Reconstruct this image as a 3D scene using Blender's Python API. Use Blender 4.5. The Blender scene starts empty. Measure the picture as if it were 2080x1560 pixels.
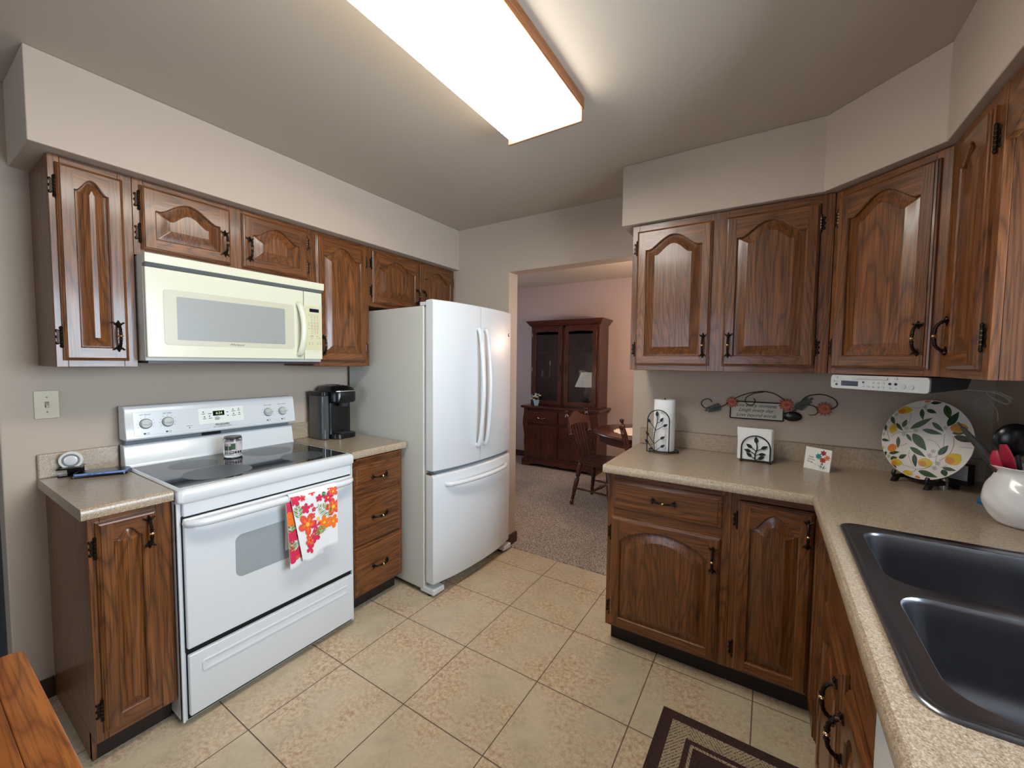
import bpy, bmesh, math, random
from mathutils import Vector, Matrix
random.seed(7)
PI = math.pi
S = bpy.context.scene
C = S.collection

# ------------------------------------------------------------------ camera
cam_d = bpy.data.cameras.new('camera')
cam = bpy.data.objects.new('camera', cam_d); C.objects.link(cam)
_rt = Vector((0.84394597, 0.53632885, 0.01032274))
_up = Vector((-0.03760237, 0.03995157, 0.99849383))
_fw = Vector((-0.53510864, 0.84306301, -0.0538842))
_m = Matrix.Identity(4)
for _i in range(3):
    _m[_i][0] = _rt[_i]; _m[_i][1] = _up[_i]; _m[_i][2] = -_fw[_i]
_m[0][3], _m[1][3], _m[2][3] = 2.4796, -0.0689, 1.4116
cam.matrix_world = _m
cam_d.sensor_fit = 'HORIZONTAL'; cam_d.sensor_width = 36.0
cam_d.lens = 823.547 / 2080 * 36.0
cam_d.clip_start = 0.02
S.camera = cam

# ------------------------------------------------------------------ world, exposure
S.view_settings.view_transform = 'Standard'
S.view_settings.look = 'None'
S.view_settings.gamma = 1.0
S.view_settings.use_curve_mapping = False
S.view_settings.exposure = 0.84
w = bpy.data.worlds.new('world'); S.world = w; w.use_nodes = True
bg = w.node_tree.nodes['Background']
bg.inputs['Color'].default_value = (0.62, 0.78, 1.0, 1); bg.inputs['Strength'].default_value = 1.2

def area(name, loc, rot, sx, sy, power, col):
    l = bpy.data.lights.new(name, 'AREA'); l.shape = 'RECTANGLE'; l.size = sx; l.size_y = sy
    l.energy = power; l.color = col
    o = bpy.data.objects.new(name, l); C.objects.link(o); o.location = loc; o.rotation_euler = rot
    return o
# daylight through the sink and living room windows, plus an added fill
area('daylight_over_sink', (3.52, 0.86, 1.60), (0, PI/2, 0), 0.95, 1.2, 62, (0.76, 0.88, 1.0))
area('fill_behind', (1.3, -2.62, 1.45), (PI/2, 0, 0), 1.9, 1.5, 16, (0.84, 0.92, 1.0))  # added ambient fill behind the camera, source unseen
area('daylight_living', (-2.62, 3.9, 1.5), (0, -PI/2, 0), 1.5, 1.7, 30, (0.72, 0.82, 1.0))

# ------------------------------------------------------------------ small helpers
def lin(v):
    v /= 255.0
    return v/12.92 if v <= 0.04045 else ((v+0.055)/1.055)**2.4
def rgb(r, g, b): return (lin(r), lin(g), lin(b), 1)

MATS = {}
def mat(name, col=(200,200,200), rough=0.5, metal=0.0, spec=0.5, coat=0.0, emit=None, estr=0, trans=0, alpha=1):
    m = bpy.data.materials.new(name); m.use_nodes = True
    p = m.node_tree.nodes['Principled BSDF']
    p.inputs['Base Color'].default_value = rgb(*col); p.inputs['Roughness'].default_value = rough
    p.inputs['Metallic'].default_value = metal; p.inputs['Specular IOR Level'].default_value = spec
    p.inputs['Coat Weight'].default_value = coat; p.inputs['Coat Roughness'].default_value = 0.12
    if emit: p.inputs['Emission Color'].default_value = rgb(*emit); p.inputs['Emission Strength'].default_value = estr
    if trans: p.inputs['Transmission Weight'].default_value = trans
    if alpha < 1: p.inputs['Alpha'].default_value = alpha
    MATS[name] = m
    return m
class N:
    """tiny node-tree writer"""
    def __init__(s, m): s.m = m; s.t = m.node_tree; s.p = s.t.nodes['Principled BSDF']
    def n(s, typ, **kw):
        nd = s.t.nodes.new(typ)
        for k, v in kw.items():
            if k in nd.inputs.keys() or (isinstance(k, str) and k.startswith('_')): pass
            setattr(nd, k, v)
        return nd
    def l(s, a, b): s.t.links.new(a, b)
    def coord(s, which='Object'): return s.n('ShaderNodeTexCoord').outputs[which]
    def mapping(s, v, scale=(1,1,1), loc=(0,0,0), rot=(0,0,0)):
        mp = s.n('ShaderNodeMapping'); s.l(v, mp.inputs['Vector'])
        mp.inputs['Scale'].default_value = scale; mp.inputs['Location'].default_value = loc; mp.inputs['Rotation'].default_value = rot
        return mp.outputs[0]
    def noise(s, v, scale, detail=3, rough=.5, dist=0):
        nz = s.n('ShaderNodeTexNoise'); s.l(v, nz.inputs['Vector'])
        nz.inputs['Scale'].default_value = scale; nz.inputs['Detail'].default_value = detail
        nz.inputs['Roughness'].default_value = rough; nz.inputs['Distortion'].default_value = dist
        return nz.outputs['Fac']
    def math(s, op, a, b=None, c=None):
        nd = s.n('ShaderNodeMath'); nd.operation = op
        for i, x in enumerate((a, b, c)):
            if x is None: continue
            if isinstance(x, (int, float)): nd.inputs[i].default_value = x
            else: s.l(x, nd.inputs[i])
        return nd.outputs[0]
    def ramp(s, f, stops, interp='LINEAR'):
        r = s.n('ShaderNodeValToRGB'); s.l(f, r.inputs[0]); r.color_ramp.interpolation = interp
        e = r.color_ramp.elements
        e[0].position, e[0].color = stops[0][0], stops[0][1]
        e[1].position, e[1].color = stops[-1][0], stops[-1][1]
        for pos, c in stops[1:-1]:
            q = e.new(pos); q.color = c
        return r.outputs[0]
    def mix(s, f, a, b, mode='MIX'):
        nd = s.n('ShaderNodeMix'); nd.data_type = 'RGBA'; nd.blend_type = mode
        for i, x in ((0, f), (6, a), (7, b)):
            if isinstance(x, (int, float)): nd.inputs[i].default_value = x
            elif isinstance(x, tuple): nd.inputs[i].default_value = x
            else: s.l(x, nd.inputs[i])
        return nd.outputs[2]
    def bump(s, h, strength=.3, dist=.002):
        b = s.n('ShaderNodeBump'); s.l(h, b.inputs['Height']); b.inputs['Strength'].default_value = strength
        b.inputs['Distance'].default_value = dist; s.l(b.outputs[0], s.p.inputs['Normal'])
    def col(s, c): s.l(c, s.p.inputs['Base Color'])

def wood(name, axis, light, mid, dark, rough=.34, ring=32.0, scale=1.0, coat=.25):
    """oak with the grain along one object axis"""
    m = mat(name, rough=rough, coat=coat); k = N(m)
    oi = k.n('ShaderNodeObjectInfo')
    rnd = k.math('MULTIPLY', oi.outputs['Random'], 37.0)
    add = k.n('ShaderNodeVectorMath'); add.operation = 'ADD'
    k.l(k.coord(), add.inputs[0])
    cmb = k.n('ShaderNodeCombineXYZ')
    for i in range(3): k.l(rnd, cmb.inputs[i])
    k.l(cmb.outputs[0], add.inputs[1])
    v = add.outputs[0]
    s1 = [5.2*scale]*3; s1[axis] = .62*scale
    s2 = [230.0*scale]*3; s2[axis] = 6.0*scale
    s3 = [60.0*scale]*3; s3[axis] = 2.0*scale
    f = k.noise(k.mapping(v, s1), 1.0, 2.5, .4, .15)
    rings = k.math('FRACT', k.math('MULTIPLY', f, ring))
    line = k.ramp(rings, [(0.0, (0,0,0,1)), (0.18, (.75,.75,.75,1)), (0.55, (1,1,1,1)), (0.86, (.55,.55,.55,1)), (1.0, (0,0,0,1))])
    pores = k.noise(k.mapping(v, s2), 1.0, 2, .6)
    pm = k.ramp(pores, [(0.36, (0,0,0,1)), (0.52, (1,1,1,1))])
    tone = k.noise(k.mapping(v, s3), 1.0, 3, .5)
    base = k.mix(k.ramp(tone, [(.3, (0,0,0,1)), (.7, (1,1,1,1))]), rgb(*mid), rgb(*light))
    lf = k.math('ADD', k.math('MULTIPLY', line, .62), .38)
    c = k.mix(lf, rgb(*dark), base)
    c2 = k.mix(k.math('MULTIPLY', k.math('SUBTRACT', 1.0, pm), .62), c, rgb(*dark))
    hv = k.ramp(oi.outputs['Random'], [(0, (.86,.86,.86,1)), (1, (1.08,1.05,1.02,1))])
    k.col(k.mix(1.0, c2, hv, 'MULTIPLY'))
    k.bump(k.mix(.5, line, pm), .12, .001)
    return m

OAK = dict(light=(138,84,41), mid=(106,61,28), dark=(44,24,12))
oak_v = wood('oak_vertical', 2, **OAK)
oak_h = wood('oak_horizontal', 0, **OAK)
oak_y = wood('oak_deep', 1, **OAK)
TBL = dict(light=(158,96,44), mid=(134,76,34), dark=(84,44,18))
table_x = wood('table_oak', 0, **TBL, rough=.3)
table_y = wood('table_oak_edge', 1, **TBL, rough=.3)
CH = dict(light=(92,46,30), mid=(68,31,20), dark=(32,13,9))
cherry_v = wood('cherry_vertical', 2, **CH, ring=16, rough=.28)
cherry_h = wood('cherry_horizontal', 0, **CH, ring=16, rough=.28)

white = mat('appliance_white', (212,215,218), .22, spec=.5, coat=.3)
white_fr = mat('refrigerator_white', (212,215,218), .35, spec=.5, coat=.8); white_fr.node_tree.nodes['Principled BSDF'].inputs['Coat Roughness'].default_value = .025
white_tx = mat('refrigerator_side', (200,200,192), .38)
cream = mat('microwave_cream', (214,213,192), .25, coat=.2)
cream2 = mat('microwave_panel', (194,191,172), .35)
cream3 = mat('microwave_keypad', (204,199,164), .5)
grey_w = mat('microwave_window', (150,152,150), .35)
grey_w2 = mat('oven_window', (150,156,160), .12, coat=.5)
grey = mat('grey_plastic', (110,116,122), .5)
grey_l = mat('light_grey_plastic', (186,186,182), .4)
silver = mat('silver_plastic', (196,198,198), .35, metal=.3)
darkgrey = mat('dark_grey_plastic', (52,54,58), .4)
black = mat('black_plastic', (14,14,16), .25)
blackm = mat('black_metal', (16,15,16), .42, metal=.2)
blackgap = mat('dark_gap', (8,8,8), .8)
glassblk = mat('ceramic_glass_black', (30,33,36), .06, spec=.8)
burner_m = mat('burner_mark', (14,14,15), .2)
lcd = mat('blue_display', (18,20,48), .15)
lcdk = mat('clock_display', (10,12,8), .15)
ledg = mat('clock_digits', (120,140,110), .4, emit=(150,190,130), estr=.8)
ink = mat('print_ink', (60,62,68), .6)
inkk = mat('black_ink', (18,18,18), .6)
inkl = mat('light_ink', (120,124,124), .6)
chrome = mat('chrome', (210,210,208), .15, metal=1)
brass = mat('antique_brass', (92,70,44), .32, metal=.9)
brassd = mat('dark_antique_brass', (34,24,16), .38, metal=.7)
brassb = mat('bright_brass', (214,186,140), .25, metal=1)
paper = mat('paper_white', (232,232,230), .9)
rubber = mat('black_rubber', (18,18,18), .8)
ivory = mat('ivory_plate', (196,182,154), .4)
ivoryd = mat('ivory_shadow', (120,108,88), .5)
base_br = mat('baseboard_brown', (62,38,30), .5)
toe = mat('toe_kick_dark', (40,26,18), .7)
steel = mat('stainless_steel', (136,138,146), .3, metal=1)
glass_c = mat('clear_glass', (255,255,255), .02, trans=1)
MATS['clear_glass'].node_tree.nodes['Principled BSDF'].inputs['IOR'].default_value = 1.3

# painted walls and ceiling
def paint(name, col, sc=260, st=.06):
    m = mat(name, col, .62, spec=.35); k = N(m)
    k.bump(k.noise(k.coord(), sc, 2), st, .001)
    return m
wall_m = paint('wall_paint', (184,168,153))
soffit_m = wall_m
ceil_m = paint('ceiling_paint', (184,172,158), 120, .12)
dwall_m = paint('dining_wall_paint', (186,168,164))
hall_m = mat('slate_blue_paint', (66,76,84), .7)

# floor tiles
tile_m = mat('floor_tile', rough=.42, spec=.4); k = N(tile_m)
sep = k.n('ShaderNodeSeparateXYZ'); k.l(k.coord(), sep.inputs[0])
TS, TX, TY = .4043, .8532, 1.4514
fx = k.math('FRACT', k.math('DIVIDE', k.math('SUBTRACT', sep.outputs[0], TX-20*TS), TS))
fy = k.math('FRACT', k.math('DIVIDE', k.math('SUBTRACT', sep.outputs[1], TY-20*TS), TS))
def edge(f): return k.math('MINIMUM', f, k.math('SUBTRACT', 1.0, f))
e = k.math('MINIMUM', edge(fx), edge(fy))
grout = k.math('LESS_THAN', e, .0055)
big = k.noise(k.coord(), 5.5, 5, .6, .6)
fine = k.noise(k.coord(), 55, 8, .78, .35)
c = k.ramp(big, [(.32, rgb(172,162,138)), (.5, rgb(190,178,152)), (.68, rgb(200,184,158))])
mot = k.ramp(fine, [(.38, rgb(160,128,100)), (.47, rgb(184,156,126)), (.56, rgb(204,186,160)), (.66, rgb(208,194,170))])
mk = k.ramp(k.noise(k.coord(), 4.2, 3, .5), [(.38, (.12,.12,.12,1)), (.62, (.95,.95,.95,1))])
c = k.mix(mk, c, mot)
k.col(k.mix(grout, c, rgb(94,78,66)))
k.bump(k.math('SUBTRACT', k.math('MULTIPLY', fine, .15), grout), .35, .0015)

# carpet
carpet_m = mat('carpet', rough=.95, spec=.1); k = N(carpet_m)
a = k.noise(k.coord(), 130, 2, .7); b = k.noise(k.coord(), 3, 2)
c = k.ramp(a, [(.38, rgb(72,62,56)), (.5, rgb(158,144,132)), (.60, rgb(206,194,180))])
c = k.mix(.25, c, k.ramp(b, [(.3, rgb(112,100,92)), (.7, rgb(150,136,126))]))
k.col(c); k.bump(a, .8, .004)

# laminate counter
lam_m = mat('speckled_laminate', rough=.3, spec=.45, coat=.15); k = N(lam_m)
a = k.noise(k.coord(), 330, 3, .75); b = k.noise(k.coord(), 120, 3, .6); d = k.noise(k.coord(), 9, 2)
c = k.ramp(a, [(.35, rgb(80,60,46)), (.45, rgb(148,128,106)), (.55, rgb(182,164,142)), (.65, rgb(220,208,190))])
c2 = k.ramp(b, [(.4, rgb(142,122,100)), (.6, rgb(182,164,142))])
k.col(k.mix(.42, c, c2))

# rug
rug_b = mat('rug_brown', rough=.98, spec=.05); k = N(rug_b)
a = k.noise(k.coord(), 420, 2, .7)
k.col(k.ramp(a, [(.35, rgb(48,34,32)), (.62, rgb(86,66,62))])); k.bump(a, .9, .004)
rug_t = mat('rug_tan', rough=.98, spec=.05); k = N(rug_t)
a = k.noise(k.coord(), 420, 2, .7)
sp = k.n('ShaderNodeSeparateXYZ'); k.l(k.coord(), sp.inputs[0])
zz = k.math('ABSOLUTE', k.math('SUBTRACT', k.math('FRACT', k.math('MULTIPLY', sp.outputs[0], 4.4)), .5))
st = k.math('FRACT', k.math('MULTIPLY', k.math('ADD', sp.outputs[1], k.math('MULTIPLY', zz, .30)), 62))
dash = k.math('MULTIPLY', k.math('LESS_THAN', st, .34), k.math('GREATER_THAN', k.noise(k.coord(), 170, 1), .47))
c = k.ramp(a, [(.35, rgb(140,122,98)), (.62, rgb(196,178,150))])
k.col(k.mix(k.math('MULTIPLY', dash, .8), c, rgb(58,42,34))); k.bump(a, .9, .004)

# ------------------------------------------------------------------ mesh builder
class MB:
    def __init__(s): s.v = []; s.f = []; s.m = []
    def add(s, vs, fs, mi=0):
        o = len(s.v); s.v += [tuple(p) for p in vs]
        for f in fs: s.f.append([o+i for i in f]); s.m.append(mi)
        return s
    def box(s, x0, x1, y0, y1, z0, z1, mi=0):
        v = [(x0,y0,z0),(x1,y0,z0),(x1,y1,z0),(x0,y1,z0),(x0,y0,z1),(x1,y0,z1),(x1,y1,z1),(x0,y1,z1)]
        return s.add(v, [(0,3,2,1),(4,5,6,7),(0,1,5,4),(1,2,6,5),(2,3,7,6),(3,0,4,7)], mi)
    def tube(s, path, r, n=10, mi=0, caps=True, closed=False):
        path = [Vector(p) for p in path]; L = len(path)
        rs = r if isinstance(r, (list, tuple)) else [r]*L
        rings = []; up = None
        for i, p in enumerate(path):
            a = path[i-1] if (i > 0 or closed) else p; b = path[(i+1) % L] if (i < L-1 or closed) else p
            t = (b-a).normalized()
            if up is None: up = Vector((0,0,1)) if abs(t.z) < .9 else Vector((1,0,0))
            sd = t.cross(up)
            if sd.length < 1e-5: sd = t.cross(Vector((0,1,0)))
            sd.normalize(); up = sd.cross(t).normalized()
            rings.append([p + (sd*math.cos(2*PI*j/n) + up*math.sin(2*PI*j/n))*rs[i] for j in range(n)])
        vs = [q for rg in rings for q in rg]; fs = []
        for i in range(L if closed else L-1):
            i2 = (i+1) % L
            for j in range(n):
                fs.append((i*n+j, i*n+(j+1)%n, i2*n+(j+1)%n, i2*n+j))
        if caps and not closed: fs += [tuple(range(n))[::-1], tuple((L-1)*n+j for j in range(n))]
        return s.add(vs, fs, mi)
    def lathe(s, prof, n=24, mi=0, c=(0,0,0), axis='z', wob=None):
        vs = []; fs = []
        for (r, h) in prof:
            for j in range(n):
                a = 2*PI*j/n; rr = r*(wob(a, h) if wob else 1)
                q = (rr*math.cos(a), rr*math.sin(a), h)
                if axis == 'y': q = (q[0], -q[2], q[1])
                if axis == 'x': q = (q[2], q[0], q[1])
                vs.append((q[0]+c[0], q[1]+c[1], q[2]+c[2]))
        L = len(prof)
        for i in range(L-1):
            for j in range(n): fs.append((i*n+j, i*n+(j+1)%n, (i+1)*n+(j+1)%n, (i+1)*n+j))
        if prof[0][0] > 1e-6: fs.append(tuple(range(n))[::-1])
        if prof[-1][0] > 1e-6: fs.append(tuple((L-1)*n+j for j in range(n)))
        return s.add(vs, fs, mi)
    def sphere(s, c, r, mi=0, n=10, sc=(1,1,1)):
        vs = [(c[0], c[1], c[2]-r*sc[2])]; fs = []; h = max(4, n//2+1)
        for i in range(1, h):
            t = -PI/2 + PI*i/h
            for j in range(n):
                a = 2*PI*j/n
                vs.append((c[0]+r*sc[0]*math.cos(t)*math.cos(a), c[1]+r*sc[1]*math.cos(t)*math.sin(a), c[2]+r*sc[2]*math.sin(t)))
        vs.append((c[0], c[1], c[2]+r*sc[2]))
        for j in range(n): fs.append((0, 1+(j+1)%n, 1+j))
        for i in range(h-2):
            for j in range(n): fs.append((1+i*n+j, 1+i*n+(j+1)%n, 1+(i+1)*n+(j+1)%n, 1+(i+1)*n+j))
        for j in range(n): fs.append((len(vs)-1, 1+(h-2)*n+j, 1+(h-2)*n+(j+1)%n))
        return s.add(vs, fs, mi)
    def rings(s, rgs, mi=0, cap0=False, cap1=False, closed=True):
        n = len(rgs[0]); vs = [p for r in rgs for p in r]; fs = []
        for i in range(len(rgs)-1):
            m = mi[i] if isinstance(mi, (list, tuple)) else mi
            q = [(i*n+j, i*n+(j+1)%n, (i+1)*n+(j+1)%n, (i+1)*n+j) for j in range(n if closed else n-1)]
            o = len(s.v)
            fs += [(f, m) for f in q]
        lm = mi[-1] if isinstance(mi, (list, tuple)) else mi
        if cap0: fs.append((tuple(range(n))[::-1], mi[0] if isinstance(mi, (list, tuple)) else mi))
        if cap1: fs.append((tuple((len(rgs)-1)*n+j for j in range(n)), lm))
        o = len(s.v); s.v += [tuple(p) for p in vs]
        for f, m in fs: s.f.append([o+i for i in f]); s.m.append(m)
        return s
    def prism(s, poly, a, b, plane='xz', mi=0):
        """extrude a 2D outline between two depths; plane xz: depth is y, xy: depth is z, yz: depth is x"""
        def P(p, d): return {'xz': (p[0], d, p[1]), 'xy': (p[0], p[1], d), 'yz': (d, p[0], p[1])}[plane]
        return s.rings([[P(p, a) for p in poly], [P(p, b) for p in poly]], mi, True, True)
    def build(s, name, mats, parent=None, loc=(0,0,0), rot=(0,0,0), smooth=35, bev=0, seg=2):
        me = bpy.data.meshes.new(name); me.from_pydata(s.v, [], s.f)
        if not isinstance(mats, (list, tuple)): mats = [mats]
        for m in mats: me.materials.append(m)
        me.polygons.foreach_set('material_index', s.m)
        bm = bmesh.new(); bm.from_mesh(me)
        bmesh.ops.remove_doubles(bm, verts=bm.verts, dist=1e-6)
        bmesh.ops.recalc_face_normals(bm, faces=bm.faces); bm.to_mesh(me); bm.free()
        if smooth:
            me.polygons.foreach_set('use_smooth', [True]*len(me.polygons))
            me.set_sharp_from_angle(angle=math.radians(smooth))
        o = bpy.data.objects.new(name, me); C.objects.link(o)
        o.location = loc; o.rotation_euler = rot
        if parent: o.parent = parent
        if bev:
            md = o.modifiers.new('bevel', 'BEVEL'); md.width = bev; md.segments = seg; md.limit_method = 'ANGLE'
            md.angle_limit = math.radians(40); md.harden_normals = True
        return o

def box(name, m, parent, x0, x1, y0, y1, z0, z1, bev=.002, **kw):
    return MB().box(x0, x1, y0, y1, z0, z1).build(name, m, parent, bev=bev, **kw)
def thing(name, label, cat, loc=(0,0,0), rz=0, group=None):
    o = bpy.data.objects.new(name, None); C.objects.link(o); o.empty_display_size = .05
    o.location = loc; o.rotation_euler = (0, 0, rz); o['label'] = label; o['category'] = cat
    if group: o['group'] = group
    return o
def tag(o, label, cat, group=None):
    o['label'] = label; o['category'] = cat
    if group: o['group'] = group
    return o
def struct(o): o['kind'] = 'structure'; return o
def copy_tree(o, parent=None):
    c = o.copy(); C.objects.link(c)
    if parent: c.parent = parent
    for ch in list(o.children): copy_tree(ch, c)
    return c
def rrect(x0, x1, y0, y1, r, n=6):
    pts = []
    for cx, cy, a0 in ((x1-r, y0+r, -PI/2), (x1-r, y1-r, 0), (x0+r, y1-r, PI/2), (x0+r, y0+r, PI)):
        for i in range(n+1):
            a = a0 + PI/2*i/n; pts.append((cx+r*math.cos(a), cy+r*math.sin(a)))
    return pts
def smooth_path(pts, k=6, closed=False):
    P = [Vector(p) for p in pts]; out = []; L = len(P)
    for i in range(L if closed else L-1):
        if closed: p0, p1, p2, p3 = P[i-1], P[i], P[(i+1)%L], P[(i+2)%L]
        else: p0, p1, p2, p3 = P[max(i-1,0)], P[i], P[i+1], P[min(i+2,L-1)]
        for j in range(k):
            t = j/k
            out.append(.5*((2*p1)+(-p0+p2)*t+(2*p0-5*p1+4*p2-p3)*t*t+(-p0+3*p1-3*p2+p3)*t**3))
    if not closed: out.append(P[-1])
    return out
def text(s, size, m, parent, loc, rot=(PI/2,0,0), shear=0, width=None, name='lettering', ext=.0002, bold=0, align='CENTER'):
    cu = bpy.data.curves.new('lettering', 'FONT'); cu.body = s; cu.size = size; cu.align_x = align; cu.align_y = 'CENTER'
    cu.extrude = ext; cu.shear = shear; cu.offset = bold; cu.resolution_u = 3
    t = bpy.data.objects.new('tmp', cu); C.objects.link(t)
    dg = bpy.context.evaluated_depsgraph_get(); dg.update()
    me = bpy.data.meshes.new_from_object(t.evaluated_get(dg))
    bpy.data.objects.remove(t)
    me.materials.clear(); me.materials.append(m)
    o = bpy.data.objects.new(name, me); C.objects.link(o)
    if width:
        xs = [v.co.x for v in me.vertices]; f = width/(max(xs)-min(xs))
        for v in me.vertices: v.co.x *= f
    o.parent = parent; o.location = loc; o.rotation_euler = rot
    return o

# ------------------------------------------------------------------ pane material (thin glass: clear with a fresnel sheen)
pane_m = bpy.data.materials.new('thin_glass_pane'); pane_m.use_nodes = True
_t = pane_m.node_tree; _t.nodes.clear()
_o = _t.nodes.new('ShaderNodeOutputMaterial'); _x = _t.nodes.new('ShaderNodeMixShader')
_a = _t.nodes.new('ShaderNodeBsdfTransparent'); _g = _t.nodes.new('ShaderNodeBsdfGlossy'); _g.inputs['Roughness'].default_value = .01
_f = _t.nodes.new('ShaderNodeFresnel'); _f.inputs[0].default_value = 1.6; _a.inputs[0].default_value = (.92,.93,.93,1)
_t.links.new(_f.outputs[0], _x.inputs[0]); _t.links.new(_a.outputs[0], _x.inputs[1]); _t.links.new(_g.outputs[0], _x.inputs[2]); _t.links.new(_x.outputs[0], _o.inputs[0])

# ------------------------------------------------------------------ room shell
YB, ZC, ZS, RX = 2.4665, 2.4465, 2.1364, 3.287
struct(MB().box(-1.7, 3.42, -2.6, 2.487, -.06, 0).build('floor', tile_m, smooth=0))
struct(MB().box(-2.6, 3.5, 2.487, 5.25, -.06, .006).build('floor_carpet', carpet_m, smooth=0))
struct(MB().box(-1.7, 3.42, -2.6, 2.585, ZC, ZC+.1).build('ceiling', ceil_m, smooth=0))
struct(MB().box(-2.6, 3.5, 2.585, 5.25, 2.50, 2.6).build('ceiling_dining', ceil_m, smooth=0))
struct(MB().box(-.12, 0, .18, 2.585, 0, ZC).build('wall_left', wall_m, bev=.006))
struct(MB().box(0, .835, YB, 2.585, 0, ZC).box(1.768, 3.40, YB, 2.585, 0, ZC).box(.835, 1.768, YB, 2.585, 2.073, ZC)
       .build('wall_far', wall_m, smooth=0))
struct(MB().box(RX, 3.40, 1.42, YB, 0, ZC).box(RX, 3.40, -2.5, .30, 0, ZC).box(RX, 3.40, .30, 1.42, 0, 1.10)
       .box(RX, 3.40, .30, 1.42, 2.02, ZC).build('wall_right', wall_m, smooth=0))
struct(MB().box(-1.6, .35, -2.6, -2.5, 0, ZC).box(2.25, 3.40, -2.6, -2.5, 0, ZC).box(.35, 2.25, -2.6, -2.5, 0, .70)
       .box(.35, 2.25, -2.6, -2.5, 2.15, ZC).build('wall_back', wall_m, smooth=0))
struct(MB().box(-1.7, -1.6, -2.6, .18, 0, ZC).build('wall_hall', hall_m, smooth=0))
struct(MB().box(-1.6, -.12, .18, .28, 0, ZC).build('wall_hall_end', hall_m, smooth=0))
struct(MB().box(-2.6, 3.5, 5.12, 5.25, 0, 2.5).build('wall_dining_far', dwall_m, smooth=0))
struct(MB().box(-2.6, -.12, 2.50, 2.585, 0, 2.5).build('wall_dining_near', dwall_m, smooth=0))
struct(MB().box(3.40, 3.5, 2.585, 5.25, 0, 2.5).build('wall_dining_right', dwall_m, smooth=0))
struct(MB().box(-2.6, -2.5, 2.585, 3.05, 0, 2.5).box(-2.6, -2.5, 4.75, 5.12, 0, 2.5).box(-2.6, -2.5, 3.05, 4.75, 0, .75)
       .box(-2.6, -2.5, 3.05, 4.75, 2.25, 2.5).build('wall_dining_left', dwall_m, smooth=0))
struct(MB().box(0, .363, .235, YB, ZS, ZC).build('wall_soffit_left', soffit_m, bev=.004))
struct(MB().prism([(1.788,YB),(1.788,2.092),(2.644,2.092),(2.934,1.815),(2.934,-2.5),(RX,-2.5),(RX,YB)], ZS, ZC, 'xy')
       .build('wall_soffit_right', soffit_m, smooth=0, bev=.004))
struct(MB().box(0, .012, .19, .2835, 0, .085).build('baseboard_left', base_br, bev=.003))
struct(MB().box(.828, .849, 2.452, 2.60, 0, .085).build('baseboard_opening', base_br, bev=.003))
struct(MB().box(-2.5, 3.4, 5.105, 5.12, .006, .09).build('baseboard_dining', base_br, bev=.003))

def window(name, axis, pos, a0, a1, z0, z1, mull=1):
    """frame in the opening with a pane; axis is the wall normal"""
    f = MB(); g = MB(); t = .045
    def bx(m, u0, u1, w0, w1, d=.03):
        if axis == 'x': m.box(pos-d, pos+d, u0, u1, w0, w1)
        else: m.box(u0, u1, pos-d, pos+d, w0, w1)
    bx(f, a0, a0+t, z0, z1); bx(f, a1-t, a1, z0, z1); bx(f, a0+t, a1-t, z0, z0+t); bx(f, a0+t, a1-t, z1-t, z1)
    for i in range(mull):
        c = a0+(a1-a0)*(i+1)/(mull+1); bx(f, c-.02, c+.02, z0+t, z1-t, .025)
    o = struct(f.build(name, white, smooth=0, bev=.002))
    bx(g, a0+t, a1-t, z0+t, z1-t, .002)
    g.build('window_pane', pane_m, o, smooth=0)
window('window_1', 'x', 3.345, .30, 1.42, 1.10, 2.02)
window('window_added', 'y', -2.55, .35, 2.25, .70, 2.15, 2)  # unseen window behind the camera, added to go with the ambient fill
window('window_3', 'x', -2.55, 3.05, 4.75, .75, 2.25, 1)

# ------------------------------------------------------------------ cabinet hardware (built once, then shared)
def pull_mesh():
    m = MB()
    L = .046
    path = [(0, 0, -L), (0, -.012, -L+.002), (0, -.024, -L*.66), (0, -.0275, -L*.3), (0, -.0285, 0), (0, -.0275, L*.3), (0, -.024, L*.66), (0, -.012, L-.002), (0, 0, L)]
    pp = smooth_path(path, 5)
    rs = [.0042+.0014*abs(math.sin(i*1.05)) for i in range(len(pp))]
    m.tube(pp, rs, 8, 0)
    m.sphere((0, -.0285, 0), .0078, 1, 10, (1, 1, .8))
    for z in (-.012, .012): m.lathe([(.0045, -.002), (.0068, -.001), (.0068, .001), (.0045, .002)], 10, 0, (0, -.0282, z))
    for s in (-1, 1):
        z = s*L
        m.lathe([(.011, 0), (.011, .003), (.006, .005)], 8, 0, (0, 0, z), 'y', lambda a, h: 1+.22*math.cos(4*a))
        for sx in (-1, 1):
            m.tube([(0, -.004, z), (sx*.010, -.007, z+s*.002), (sx*.0145, -.006, z+s*.006)], [.003, .0028, .002], 6, 0)
            m.sphere((sx*.0148, -.0065, z+s*.006), .0036, 2, 8)
        m.tube([(0, -.004, z), (0, -.006, z+s*.009), (0, -.003, z+s*.015)], [.0045, .0035, .0012], 6, 0)
    return m
_p = pull_mesh()
_po = _p.build('cabinet_pull', [brassd, brassb, brass]); pull_me = _po.data; bpy.data.objects.remove(_po)
def hinge_mesh():
    m = MB()
    m.tube([(0, -.006, -.028), (0, -.006, .028)], .0042, 8, 0)
    for z in (-.033, .033): m.sphere((0, -.006, z), .0052, 0, 8, (1, 1, 1.3))
    for z in (-.018, -.006, .006, .018): m.lathe([(.0055, -.0015), (.0055, .0015)], 8, 1, (0, -.006, z))
    m.box(-.012, .0, -.003, .0, -.022, .022, 0)
    for z in (-.022, 0, .022): m.sphere((-.011, -.001, z), .006, 0, 8, (1, .4, 1))
    return m
_h = hinge_mesh().build('cabinet_hinge', [brassd, brass]); hinge_me = _h.data; bpy.data.objects.remove(_h)
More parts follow.
